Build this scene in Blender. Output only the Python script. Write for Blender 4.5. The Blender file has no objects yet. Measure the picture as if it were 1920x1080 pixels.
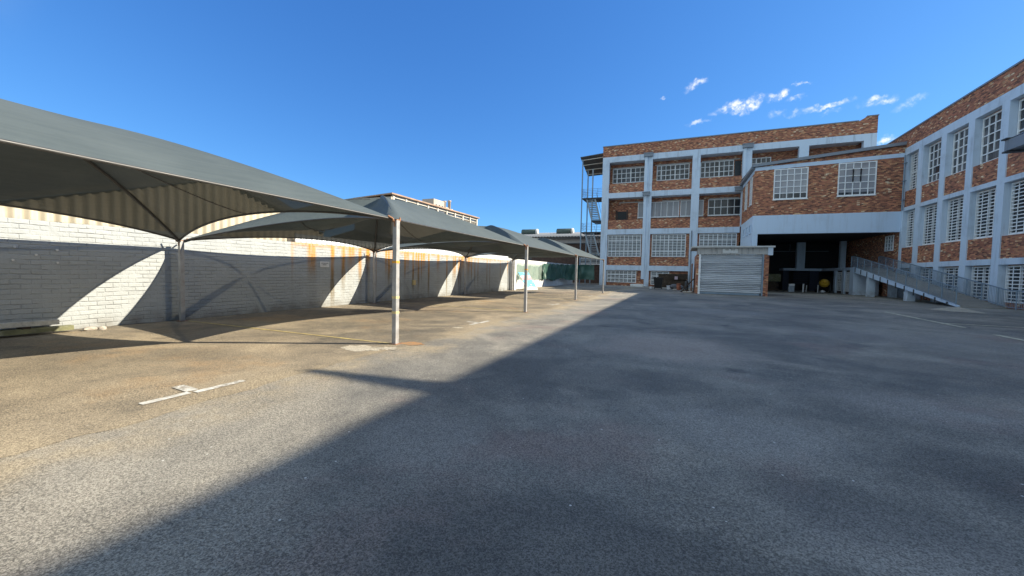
import bpy, bmesh, math, random
from mathutils import Vector, Matrix, noise as mnoise
random.seed(7)
S = bpy.context.scene
COL = S.collection
PI = math.pi

# ---------------------------------------------------------------- node helpers
class NT:
    """small helper round a node tree"""
    def __init__(s, tree):
        s.t = tree
    def n(s, typ, ins=None, **props):
        nd = s.t.nodes.new(typ)
        for k, v in props.items():
            setattr(nd, k, v)
        for k, v in (ins or {}).items():
            s.put(nd.inputs[k], v)
        return nd
    def put(s, sock, v):
        if hasattr(v, 'is_output'):
            s.t.links.new(v, sock)
        elif isinstance(v, bpy.types.Node):
            s.t.links.new(v.outputs[0], sock)
        else:
            if sock.type == 'RGBA' and len(v) == 3:
                v = (*v, 1)
            sock.default_value = v
    def m(s, op, a, b=0.0, c=0.0, clamp=False):
        nd = s.t.nodes.new('ShaderNodeMath')
        nd.operation = op
        nd.use_clamp = clamp
        s.put(nd.inputs[0], a)
        s.put(nd.inputs[1], b)
        if op in ('MULTIPLY_ADD', 'COMPARE', 'SMOOTH_MIN'):
            s.put(nd.inputs[2], c)
        return nd.outputs[0]
    def step(s, v, lo, hi, a=0.0, b=1.0):
        nd = s.t.nodes.new('ShaderNodeMapRange')
        nd.interpolation_type = 'SMOOTHSTEP'
        s.put(nd.inputs[0], v)
        for i, q in enumerate((lo, hi, a, b)):
            s.put(nd.inputs[i + 1], q)
        return nd.outputs[0]
    def mix(s, f, a, b, blend='MIX'):
        nd = s.t.nodes.new('ShaderNodeMix')
        nd.data_type = 'RGBA'
        nd.blend_type = blend
        s.put(nd.inputs[0], f)
        s.put(nd.inputs[6], a)
        s.put(nd.inputs[7], b)
        return nd.outputs[2]
    def noise(s, vec, scale, detail=4, rough=.55, dist=0.0):
        nd = s.n('ShaderNodeTexNoise', {'Scale': scale, 'Detail': detail, 'Roughness': rough, 'Distortion': dist})
        if vec is not None:
            s.put(nd.inputs['Vector'], vec)
        return nd.outputs[0]
    def ramp(s, f, stops, interp='LINEAR'):
        nd = s.t.nodes.new('ShaderNodeValToRGB')
        nd.color_ramp.interpolation = interp
        e = nd.color_ramp.elements
        while len(e) < len(stops):
            e.new(.5)
        for el, (p, c) in zip(e, stops):
            el.position = p
            el.color = (*c, 1) if len(c) == 3 else c
        s.put(nd.inputs[0], f)
        return nd.outputs[0]
    def comb(s, x, y, z):
        return s.n('ShaderNodeCombineXYZ', {0: x, 1: y, 2: z}).outputs[0]
    def sep(s, v):
        nd = s.n('ShaderNodeSeparateXYZ', {0: v})
        return nd.outputs[0], nd.outputs[1], nd.outputs[2]

MATS = {}
def newmat(name):
    m = bpy.data.materials.new(name)
    m.use_nodes = True
    m.node_tree.nodes.clear()
    h = NT(m.node_tree)
    out = h.n('ShaderNodeOutputMaterial')
    MATS[name] = m
    return m, h, out
def finish(h, out, col, rough=.7, metal=0.0, bump=None, bstr=.3, bdist=.01, spec=.4):
    p = h.n('ShaderNodeBsdfPrincipled', {'Base Color': col, 'Roughness': rough, 'Metallic': metal, 'Specular IOR Level': spec})
    if bump is not None:
        b = h.n('ShaderNodeBump', {'Height': bump, 'Strength': bstr, 'Distance': bdist})
        h.put(p.inputs['Normal'], b.outputs[0])
    h.put(out.inputs[0], p.outputs[0])
    return p
def pos(h):
    return h.n('ShaderNodeNewGeometry').outputs['Position']

def mat_simple(name, col, rough=.6, metal=0.0, var=.18, vscale=6.0, grime=None, gscale=1.2, gamt=.5, bstr=.0, bscale=80, spec=.4):
    m, h, out = newmat(name)
    P = pos(h)
    n1 = h.noise(P, vscale, 5)
    f = h.step(n1, .3, .7, 1 - var, 1 + var)
    c = h.mix(1.0, col, h.comb(f, f, f), 'MULTIPLY')
    if grime:
        g = h.noise(P, gscale, 6, .65)
        c = h.mix(h.m('MULTIPLY', h.step(g, .48, .72), gamt), c, grime)
    r = h.step(n1, .3, .7, max(rough - .08, 0), min(rough + .08, 1))
    finish(h, out, c, r, metal, h.noise(P, bscale, 3) if bstr else None, bstr, .004, spec)
    return m

def mat_brick(name, stops, mortar, bw=.235, bh=.085, mw=.012, bstr=.5, clump=.25):
    m, h, out = newmat(name)
    x, y, z = h.sep(pos(h))
    u = h.m('ADD', x, y)
    v = h.m('DIVIDE', z, bh)
    row = h.m('FLOOR', v)
    uu = h.m('ADD', h.m('DIVIDE', u, bw), h.m('MULTIPLY', h.m('MODULO', row, 2.0), .5))
    col = h.m('FLOOR', uu)
    fx, fy = h.m('FRACT', uu), h.m('FRACT', v)
    ex = h.m('MULTIPLY', h.m('MINIMUM', fx, h.m('SUBTRACT', 1.0, fx)), bw)
    ey = h.m('MULTIPLY', h.m('MINIMUM', fy, h.m('SUBTRACT', 1.0, fy)), bh)
    e = h.m('MINIMUM', ex, ey)
    isb = h.step(e, mw * .3, mw * .8)
    wn = h.n('ShaderNodeTexWhiteNoise', {'Vector': h.comb(col, row, 0.0)}, noise_dimensions='3D')
    w2 = h.n('ShaderNodeTexWhiteNoise', {'Vector': h.comb(row, col, 3.7)}, noise_dimensions='3D')
    cl = h.noise(h.comb(h.m('MULTIPLY', u, .5), h.m('MULTIPLY', z, 1.6), 0.0), 1.0, 5, .7)
    t = h.m('ADD', wn.outputs[0], h.m('MULTIPLY', h.m('SUBTRACT', cl, .5), clump * 2), clamp=True)
    c = h.ramp(t, stops)
    f = h.m('MULTIPLY_ADD', w2.outputs[0], .5, .75)
    c = h.mix(1.0, c, h.comb(f, f, f), 'MULTIPLY')
    c = h.mix(isb, mortar, c)
    fine = h.noise(pos(h), 60, 3)
    hgt = h.m('ADD', isb, h.m('MULTIPLY', fine, .35))
    finish(h, out, c, .85, 0, hgt, bstr, .012, .25)
    return m

# ---------------------------------------------------------------- materials
BR_STOPS = [(0, (.15, .066, .048)), (.18, (.28, .108, .07)), (.48, (.46, .172, .098)), (.76, (.55, .225, .118)), (.92, (.63, .31, .15)), (.97, (.70, .44, .24)), (.992, (.80, .61, .38)), (1, (.84, .68, .46))]
mat_brick('brown_brick', BR_STOPS, (.30, .20, .15), bw=.235, bh=.085, mw=.012, clump=.42)

m, h, out = newmat('white_painted_brick')
P = pos(h)
x, y, z = h.sep(P)
wob = h.m('MULTIPLY', h.m('SUBTRACT', h.noise(h.comb(0.0, h.m('MULTIPLY', y, 1.6), h.m('MULTIPLY', z, 3.0)), 1.0, 2), .5), .05)
zz = h.m('ADD', z, wob)
bh, bw = .105, .29
v = h.m('DIVIDE', zz, bh)
row = h.m('FLOOR', v)
uu = h.m('ADD', h.m('DIVIDE', h.m('ADD', x, y), bw), h.m('MULTIPLY', h.m('MODULO', row, 2.0), .5))
fx, fy = h.m('FRACT', uu), h.m('FRACT', v)
ex = h.m('MULTIPLY', h.m('MINIMUM', fx, h.m('SUBTRACT', 1.0, fx)), bw)
ey = h.m('MULTIPLY', h.m('MINIMUM', fy, h.m('SUBTRACT', 1.0, fy)), bh)
vis = h.step(h.noise(P, 3.2, 5, .65), .36, .66, .12, 1.0)
groove = h.m('MAXIMUM', h.step(ey, .002, .016, 1, 0), h.m('MULTIPLY', h.step(ex, .002, .014, 1, 0), .7))
groove = h.m('MULTIPLY', groove, vis)
wn = h.n('ShaderNodeTexWhiteNoise', {'Vector': h.comb(h.m('FLOOR', uu), row, 0.0)}, noise_dimensions='3D').outputs[0]
base = h.mix(h.noise(P, 1.1, 6, .65), (.44, .465, .475), (.36, .385, .395))
f = h.m('MULTIPLY_ADD', wn, .07, .95)
base = h.mix(1.0, base, h.comb(f, f, f), 'MULTIPLY')
base = h.mix(h.m('MULTIPLY', groove, .22), base, (.27, .28, .28))
# rust run-off from the sheeting on top of the wall: orange near the top, olive lower down
def streaks(spacing, off, width, frac, ylo, yhi):
    yw = h.m('ADD', h.m('DIVIDE', h.m('ADD', y, off), spacing), h.m('MULTIPLY', h.m('SUBTRACT', h.noise(h.comb(0.0, h.m('MULTIPLY', y, 2.0), h.m('MULTIPLY', z, .7)), 1.0, 3), .5), .18))
    cell = h.m('FLOOR', yw)
    fr_ = h.m('ABSOLUTE', h.m('SUBTRACT', h.m('FRACT', yw), .5))
    r1 = h.n('ShaderNodeTexWhiteNoise', {'Vector': h.comb(cell, off, 1.0)}).outputs[0]
    r2_ = h.n('ShaderNodeTexWhiteNoise', {'Vector': h.comb(cell, off, 5.0)}).outputs[0]
    w_ = h.m('MULTIPLY', h.m('MULTIPLY_ADD', r2_, .7, .5), width / spacing)
    on = h.m('GREATER_THAN', r1, 1 - frac)
    low = h.m('MULTIPLY_ADD', r2_, 1.7, -.5)                      # how far down it runs
    fall = h.step(z, low, h.m('ADD', low, 1.3), .12, 1.0)
    k = h.m('MULTIPLY', h.m('MULTIPLY', h.step(h.m('DIVIDE', fr_, w_), .3, 1.25, .95, 0), on), fall)
    k = h.m('MULTIPLY', k, h.step(h.noise(h.comb(0.0, h.m('MULTIPLY', y, 12.0), h.m('MULTIPLY', z, 1.5)), 1.0, 4), .2, .6, .35, 1))
    return h.m('MULTIPLY', k, h.m('MULTIPLY', h.step(y, ylo, ylo + .1), h.step(y, yhi, yhi + .6, 1, 0)))
st = streaks(.95, .33, .22, .8, 9.7, 13.4)
st = h.m('MAXIMUM', st, streaks(.46, .1, .15, .72, 11.6, 22.5))
st = h.m('MAXIMUM', st, streaks(.46, .3, .09, .5, 13.6, 28.8))
reg = h.m('MULTIPLY', h.step(y, 9.7, 10.0), h.step(y, 26, 29, 1, .3))
top = h.m('MULTIPLY', h.m('MULTIPLY', h.step(z, 2.18, 2.42), reg), h.step(h.noise(P, 3.0, 4), .35, .6, .1, .75))
rustc = h.mix(h.step(z, .9, 2.3), (.19, .14, .065), (.62, .27, .04))
base = h.mix(h.m('MAXIMUM', st, top), base, rustc)
# damp and grime just over the ground
gr = h.m('MULTIPLY', h.step(z, 0, .4, .75, 0), h.step(h.noise(P, 2.2, 5), .3, .7, .2, 1))
base = h.mix(gr, base, (.17, .155, .13))
hg = h.m('SUBTRACT', h.m('ADD', h.m('MULTIPLY', h.noise(P, 9, 6, .65), 1.1), h.m('MULTIPLY', wn, .3)), groove)
finish(h, out, base, .75, 0, hg, .85, .02, .3)

# asphalt and the old parking surface
def ground_mat(name, dark, light, dust, dustamt, tint_red, speck, grain=.55, lo=None, seam=0.0, seamcol=None, pit=.5, patches=()):
    m, h, out = newmat(name)
    P = pos(h)
    px_, py_, pz_ = h.sep(P)
    big = h.noise(P, .20, 5, .6, .5)
    mid = h.noise(P, .9, 10, .72, .3)
    fine = h.noise(P, 85, 5, .8)
    ag = h.sep(h.n('ShaderNodeTexVoronoi', {'Vector': P, 'Scale': 105.0}).outputs['Color'])[0]
    ag2 = h.sep(h.n('ShaderNodeTexVoronoi', {'Vector': P, 'Scale': 210.0}).outputs['Color'])[1]
    c = h.mix(h.step(h.m('ADD', h.m('MULTIPLY', big, .55), h.m('MULTIPLY', mid, .45)), .40, .60), dark, light)
    d = h.m('MULTIPLY', h.step(h.noise(P, .33, 9, .66, .8), .46, .66), dustamt)
    c = h.mix(d, c, dust)
    # dust and old repairs with a shape of their own: (x, y, half width, half length, colour, amount)
    wob = h.noise(P, .9, 7, .65)
    for (cx, cy, rx, ry, pc, am) in patches:
        ex = h.m('DIVIDE', h.m('SUBTRACT', px_, cx), rx); ey = h.m('DIVIDE', h.m('SUBTRACT', py_, cy), ry)
        rr = h.m('ADD', h.m('SQRT', h.m('ADD', h.m('MULTIPLY', ex, ex), h.m('MULTIPLY', ey, ey))), h.m('MULTIPLY', h.m('SUBTRACT', wob, .5), 1.6))
        c = h.mix(h.step(rr, .45, 1.15, am, 0), c, pc)
    rd = h.m('MULTIPLY', h.step(h.noise(h.comb(h.m('ADD', px_, 31.0), py_, 0.0), .42, 8, .65), .54, .70), .6)
    c = h.mix(rd, c, tint_red)
    if seam:            # grit swept against the joint between the two surfaces
        dx = h.m('ABSOLUTE', h.m('ADD', h.m('ADD', px_, 4.75), h.m('MULTIPLY', h.m('SUBTRACT', h.noise(P, 1.3, 4), .5), 1.6)))
        k = h.m('MULTIPLY', h.step(dx, .05, seam, 1, 0), h.step(h.noise(P, .8, 8, .7), .36, .62, .1, 1))
        c = h.mix(h.m('MULTIPLY', k, .85), c, seamcol)
    g = h.m('ADD', h.m('MULTIPLY', fine, .45), h.m('ADD', h.m('MULTIPLY', ag, .3), h.m('MULTIPLY', ag2, .25)))
    g = h.step(g, .30, .70, 1 - grain, 1 + grain)
    c = h.mix(1.0, c, h.comb(g, g, g), 'MULTIPLY')
    pm = h.step(h.noise(P, .55, 5, .6), .42, .62)
    pt = h.m('MULTIPLY', h.step(h.noise(P, 40, 6, .75), .50, .60), h.m('MULTIPLY', pm, pit))
    c = h.mix(pt, c, lo)
    sc = h.step(h.noise(P, 5.5, 8, .75), .60, .74, 0, .45)
    c = h.mix(sc, c, lo)
    # oil drips
    v3 = h.n('ShaderNodeTexVoronoi', {'Vector': P, 'Scale': .8})
    w3 = h.n('ShaderNodeTexWhiteNoise', {'Vector': v3.outputs['Position']}).outputs[0]
    oil = h.m('MULTIPLY', h.step(h.m('ADD', v3.outputs['Distance'], h.m('MULTIPLY', h.noise(P, 9, 4), .25)), .14, .34, .55, 0), h.m('GREATER_THAN', w3, .72))
    c = h.mix(oil, c, lo)
    v2 = h.n('ShaderNodeTexVoronoi', {'Vector': P, 'Scale': 9.0})
    wsel = h.n('ShaderNodeTexWhiteNoise', {'Vector': v2.outputs['Position']}).outputs[0]
    sp = h.m('MULTIPLY', h.step(v2.outputs['Distance'], .05, .10, 1, 0), h.m('GREATER_THAN', wsel, .86))
    c = h.mix(h.m('MULTIPLY', sp, .8), c, speck)
    hgt = h.m('ADD', h.m('MULTIPLY', fine, .7), h.m('ADD', h.m('MULTIPLY', ag, .6), h.m('MULTIPLY', mid, .4)))
    hgt = h.m('SUBTRACT', hgt, h.m('MULTIPLY', pt, .5))
    finish(h, out, c, .78, 0, hgt, .8, .014, .45)
SEAM = (.40, .325, .215)
ground_mat('asphalt', (.15, .144, .130), (.27, .252, .215), (.37, .335, .275), .75, (.25, .185, .16), (.85, .83, .78), .5, (.045, .043, .042), .9, SEAM, patches=(
    (-.2, 9.1, 1.7, 1.9, (.40, .335, .28), .75), (.65, 4.5, 1.0, .75, (.33, .31, .275), .6), (2.7, 6.2, .9, .8, (.34, .315, .28), .65), (-2.0, 3.0, .8, .7, (.31, .285, .25), .5), (1.5, 2.9, .9, .6, (.30, .28, .25), .5),
    (-.6, 2.0, 1.5, .6, (.10, .096, .09), .6), (-1.6, 5.9, 2.2, 1.0, (.115, .11, .10), .5), (1.3, 3.3, .9, .45, (.10, .096, .09), .45), (2.4, 4.4, 1.0, .6, (.10, .096, .09), .45),
    (5.5, 13.5, 3.0, 1.6, (.30, .28, .25), .5), (1.5, 19, 2.5, 1.4, (.29, .275, .25), .5), (4.5, 9.0, 2.2, 1.2, (.11, .106, .10), .4)))
ground_mat('worn_parking_surface', (.13, .115, .09), (.285, .235, .165), (.43, .35, .24), .75, (.38, .25, .13), (.6, .55, .45), .5, (.075, .065, .052), .9, SEAM, .6)
ground_mat('apron_concrete', (.22, .21, .185), (.34, .32, .275), (.40, .37, .31), .5, (.28, .24, .2), (.5, .5, .46), .45, (.09, .085, .08))
ground_mat('patch_concrete', (.42, .37, .29), (.6, .54, .43), (.62, .57, .46), .5, (.4, .3, .18), (.6, .6, .56), .5, (.2, .17, .13))

def mat_paintline(name, col, under):
    m, h, out = newmat(name)
    P = pos(h)
    w = h.step(h.noise(P, 22, 7, .75), .36, .56)
    w2 = h.step(h.noise(P, 2.2, 3), .3, .6, .25, 1)
    c = h.mix(h.m('MULTIPLY', w, w2), col, under)
    g = h.m('MULTIPLY_ADD', h.noise(P, 60, 3), .5, .75)
    finish(h, out, h.mix(1.0, c, h.comb(g, g, g), 'MULTIPLY'), .8, 0, h.noise(P, 70, 3), .4, .006)
mat_paintline('white_line_paint', (.72, .71, .66), (.30, .27, .22))
mat_paintline('yellow_line_paint', (.66, .53, .20), (.28, .22, .12))
mat_paintline('faded_yellow_paint', (.85, .80, .58), (.30, .28, .22))
mat_paintline('rusty_ground', (.42, .20, .075), (.27, .19, .11))

def mat_paint(name, col, grime, amt):
    m, h, out = newmat(name)
    P = pos(h); x, y, z = h.sep(P)
    run = h.noise(h.comb(h.m('MULTIPLY', x, 2.6), h.m('MULTIPLY', y, 2.6), h.m('MULTIPLY', z, .22)), 1.0, 6, .65)
    blot = h.noise(P, .7, 6, .65)
    c = h.mix(h.m('MULTIPLY', h.step(run, .50, .74), amt), col, grime)
    c = h.mix(h.m('MULTIPLY', h.step(blot, .48, .72), amt * .6), c, grime)
    chip = h.step(h.noise(P, 7, 6, .7), .66, .70, 0, .6)
    c = h.mix(chip, c, (.36, .35, .33))
    low = h.m('MULTIPLY', h.step(z, .0, .8, .55, 0), h.step(h.noise(P, 3, 5), .3, .7))
    c = h.mix(low, c, (.2, .19, .17))
    finish(h, out, c, .6, 0, h.noise(P, 22, 5), .15, .006)
mat_paint('blue_grey_paint', (.63, .73, .84), (.35, .40, .45), .65)
mat_paint('pale_beam_paint', (.60, .73, .88), (.44, .51, .59), .4)
mat_simple('grey_metal_paint', (.30, .34, .37), .5, .2, .08, 3, (.2, .22, .24), 2, .4)
mat_simple('gutter_grey', (.24, .27, .31), .5, .1, .08, 2, (.15, .16, .18), 2, .5)
mat_simple('white_steel', (.88, .89, .89), .45, 0, .06, 4, (.55, .5, .42), 3, .4)
mat_simple('rail_steel', (.24, .31, .38), .45, .3, .1, 4)
mat_simple('dark_steel', (.055, .06, .065), .55, .3, .2, 5)
mat_simple('canopy_tube', (.10, .10, .10), .5, .5, .15, 8)
mat_simple('post_steel', (.40, .40, .40), .5, .25, .1, 7, (.26, .2, .15), 5, .5)
mat_simple('rusted_steel', (.30, .15, .085), .8, .2, .35, 18, (.5, .33, .2), 9, .6)
mat_simple('orange_tape', (.68, .33, .06), .6, 0, .15, 30)
mat_simple('yellow_tape', (.66, .52, .26), .6, 0, .15, 30)
mat_simple('concrete_fascia', (.42, .42, .40), .8, 0, .12, 3)
mat_simple('pale_concrete', (.58, .58, .56), .8, 0, .08, 3, (.4, .38, .34), 2, .5, .2)
mat_simple('white_plaster', (.74, .74, .72), .7, 0, .06, 2, (.5, .47, .42), 1.6, .5, .15)
mat_simple('black_plastic', (.012, .012, .013), .45, 0, .2, 6)
mat_simple('dark_timber', (.055, .038, .026), .8, 0, .4, 7, (.12, .09, .06), 2.5, .6, .4, 30)
mat_simple('grey_timber', (.58, .57, .52), .8, 0, .15, 9, (.2, .19, .16), 5, .5, .3, 40)
mat_simple('mossy_timber', (.20, .20, .11), .85, 0, .3, 5, (.33, .33, .28), 4, .7, .3, 40)
mat_simple('terracotta', (.36, .13, .075), .8, 0, .2, 8)
mat_simple('white_plastic', (.75, .76, .77), .4, 0, .06, 5, (.5, .48, .44), 5, .4)
mat_simple('grey_plastic', (.35, .40, .45), .5, 0, .1, 5)
mat_simple('yellow_enamel', (.55, .33, .03), .5, 0, .2, 6, (.25, .14, .04), 4, .5)
mat_simple('grey_sacking', (.14, .14, .15), .9, 0, .3, 6, (.2, .19, .18), 3, .5, .4, 25)
mat_simple('rubber', (.02, .02, .02), .8, 0, .2, 10)
mat_simple('sign_white', (.72, .72, .70), .5, 0, .05, 5, (.5, .48, .42), 9, .4)
mat_simple('sign_ink', (.06, .06, .07), .6)
mat_simple('pink_notice', (.5, .38, .42), .6)
mat_simple('factory_render', (.46, .41, .34), .85, 0, .1, .5, (.3, .26, .22), .25, .5)
mat_simple('factory_trim', (.64, .60, .52), .8, 0, .1, .5)
mat_simple('factory_roof', (.40, .27, .19), .8, 0, .2, .6)
mat_simple('tower_render', (.52, .42, .34), .85, 0, .1, .2, (.38, .3, .25), .12, .5)
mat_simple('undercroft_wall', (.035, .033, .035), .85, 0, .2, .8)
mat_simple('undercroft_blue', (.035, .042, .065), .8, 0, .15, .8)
mat_simple('shed_dark', (.10, .105, .11), .7, .1, .15, 1)
mat_simple('vent_green', (.085, .12, .105), .5, .2, .15, 2)
mat_simple('rubble_stone', (.42, .38, .33), .9, 0, .25, 9)
mat_simple('bay_brick_dark', (.09, .06, .05), .9, 0, .3, 3)

def mat_sheet(name, col, grime, axis, pitch, gamt=.5, rough=.5, metal=.2):
    m, h, out = newmat(name)
    P = pos(h)
    x, y, z = h.sep(P)
    g = h.noise(h.comb(h.m('MULTIPLY', x, 3.0), h.m('MULTIPLY', y, 3.0), h.m('MULTIPLY', z, .5)), 1.0, 5, .6)
    f = h.m('MULTIPLY_ADD', h.noise(P, 4, 4), .3, .85)
    c = h.mix(1.0, col, h.comb(f, f, f), 'MULTIPLY')
    c = h.mix(h.m('MULTIPLY', h.step(g, .5, .75), gamt), c, grime)
    finish(h, out, c, rough, metal, None)
mat_sheet('cream_sheeting', (.47, .42, .32), (.33, .27, .19), 'y', .2, .5, .6, 0)
mat_sheet('galvanised_sheeting', (.55, .58, .60), (.40, .30, .22), 'y', .2, .5, .5, .3)
mat_sheet('shed_roofing', (.30, .31, .31), (.33, .33, .33), 'x', .5, .4)
mat_sheet('shed_cladding', (.42, .45, .48), (.3, .32, .34), 'x', .5, .4, .6, 0)

# streaked concrete over the roller door
m, h, out = newmat('streaked_concrete')
P = pos(h); x, y, z = h.sep(P)
s = h.noise(h.comb(h.m('MULTIPLY', x, 5.0), 0.0, h.m('MULTIPLY', z, .6)), 1.0, 4, .65)
b = h.mix(h.noise(P, 2.5, 4), (.58, .56, .52), (.42, .41, .40))
c = h.mix(h.step(s, .5, .68, 0, .75), b, (.17, .16, .155))
finish(h, out, c, .85, 0, h.noise(P, 40, 3), .2, .005)

# roller shutter: galvanised, a little scuffed; per-slat tones imitate light on dented slats
m, h, out = newmat('shutter_metal')
P = pos(h); x, y, z = h.sep(P)
s = h.noise(h.comb(h.m('MULTIPLY', x, .7), 0.0, h.m('MULTIPLY', z, 9.0)), 1.0, 4, .6)
slat_shading = h.n('ShaderNodeTexWhiteNoise', {'Vector': h.comb(h.m('FLOOR', h.m('DIVIDE', h.m('SUBTRACT', z, .18), .14714)), 0.0, 0.0)}).outputs[0]
c = h.mix(h.m('ADD', h.m('MULTIPLY', h.step(s, .35, .7), .35), h.m('MULTIPLY', slat_shading, .65)), (.32, .34, .37), (.86, .89, .92))
finish(h, out, c, h.step(s, .3, .7, .3, .5), .2, h.noise(h.comb(h.m('MULTIPLY', x, 1.3), 0.0, h.m('MULTIPLY', z, 3.0)), 1.0, 3), .35, .05, .5)

# window panes: dark glass, and glass with pale blinds hanging behind it
def mat_glass(name, stops, cell):
    m, h, out = newmat(name)
    P = pos(h); x, y, z = h.sep(P)
    u = h.m('ADD', x, y)
    wn = h.n('ShaderNodeTexWhiteNoise', {'Vector': h.comb(h.m('FLOOR', h.m('DIVIDE', u, cell)), h.m('FLOOR', h.m('DIVIDE', z, cell * 1.6)), 0.0)}).outputs[0]
    fold = h.noise(h.comb(h.m('MULTIPLY', u, 9.0), 0.0, h.m('MULTIPLY', z, .5)), 1.0, 2)
    c = h.ramp(h.m('ADD', h.m('MULTIPLY', wn, .55), h.m('MULTIPLY', fold, .45)), stops)
    finish(h, out, c, .12, 0, h.noise(P, 1.5, 2), .08, .02, .5)
mat_glass('dark_glass', [(0, (.012, .014, .018)), (.5, (.03, .034, .04)), (1, (.09, .095, .10))], .55)
mat_glass('blind_glass', [(0, (.26, .27, .30)), (.6, (.36, .36, .38)), (1, (.46, .45, .45))], .6)
mat_glass('grey_glass', [(0, (.015, .017, .02)), (.4, (.05, .054, .06)), (.7, (.11, .112, .12)), (1, (.30, .30, .31))], .5)

# shade cloth: open knitted weave, a little light comes straight through
m, h, out = newmat('shade_cloth')
P = pos(h); x, y, z = h.sep(P)
n1 = h.noise(P, .8, 5, .6)
weave = h.noise(h.comb(h.m('MULTIPLY', x, 14.0), h.m('MULTIPLY', y, .9), h.m('MULTIPLY', z, 14.0)), 1.0, 5, .65)
c = h.mix(h.step(n1, .3, .7), (.070, .090, .098), (.090, .112, .119))
c = h.mix(h.step(weave, .35, .65, 0, .3), c, (.11, .134, .138))
crease = h.m('ADD', h.noise(h.comb(h.m('MULTIPLY', x, 1.2), h.m('MULTIPLY', y, 1.2), h.m('MULTIPLY', z, 5.0)), 1.0, 4), h.m('MULTIPLY', weave, .5))
bmp = h.n('ShaderNodeBump', {'Height': crease, 'Strength': .25, 'Distance': .05})
dif = h.n('ShaderNodeBsdfPrincipled', {'Base Color': c, 'Roughness': .75, 'Specular IOR Level': .25, 'Normal': bmp.outputs[0]})
tra = h.n('ShaderNodeBsdfTransparent', {'Color': (.95, .93, .88)})
mx = h.n('ShaderNodeMixShader', {0: .045})
h.put(mx.inputs[1], dif.outputs[0]); h.put(mx.inputs[2], tra.outputs[0])
h.put(out.inputs[0], mx.outputs[0])

# green tarpaulin
m, h, out = newmat('green_tarp')
P = pos(h)
c = h.mix(h.step(h.noise(P, .9, 5), .35, .65), (.028, .085, .062), (.06, .135, .105))
dif = h.n('ShaderNodeBsdfPrincipled', {'Base Color': c, 'Roughness': .42, 'Specular IOR Level': .5})
finish(h, out, c, .4, 0, h.noise(P, 3, 4), .3, .03, .5)
m, h, out = newmat('thin_green_net')
P = pos(h)
c = h.mix(h.step(h.noise(P, 1.3, 5), .35, .65), (.17, .24, .20), (.26, .32, .27))
dif = h.n('ShaderNodeBsdfPrincipled', {'Base Color': c, 'Roughness': .8})
tra = h.n('ShaderNodeBsdfTransparent', {'Color': (.9, 1, .95)})
mx = h.n('ShaderNodeMixShader', {0: .35})
h.put(mx.inputs[1], dif.outputs[0]); h.put(mx.inputs[2], tra.outputs[0]); h.put(out.inputs[0], mx.outputs[0])

# the printed face of the leaning hoarding (object space, 0..1 up the board)
m, h, out = newmat('printed_board')
P = h.n('ShaderNodeTexCoord').outputs['Object']
x, y, z = h.sep(P)
n = h.m('MULTIPLY', h.m('SUBTRACT', h.noise(P, 3.5, 3), .5), .25)
zz = h.m('ADD', z, n)
c = h.ramp(h.m('DIVIDE', zz, 1.7), [(0, (.75, .78, .8)), (.13, (.75, .78, .8)), (.14, (.03, .36, .56)), (.48, (.04, .42, .62)), (.49, (.12, .13, .2)), (.52, (.55, .2, .22)), (.68, (.6, .42, .45)), (.72, (.05, .4, .6)), (1, (.06, .46, .66))])
w = h.step(h.noise(h.comb(h.m('MULTIPLY', x, 2.2), h.m('MULTIPLY', y, 2.2), h.m('MULTIPLY', z, 3.0)), 1.3, 4, .6), .58, .64)
c = h.mix(h.m('MULTIPLY', w, .9), c, (.78, .8, .8))
finish(h, out, c, .45, 0)

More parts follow.
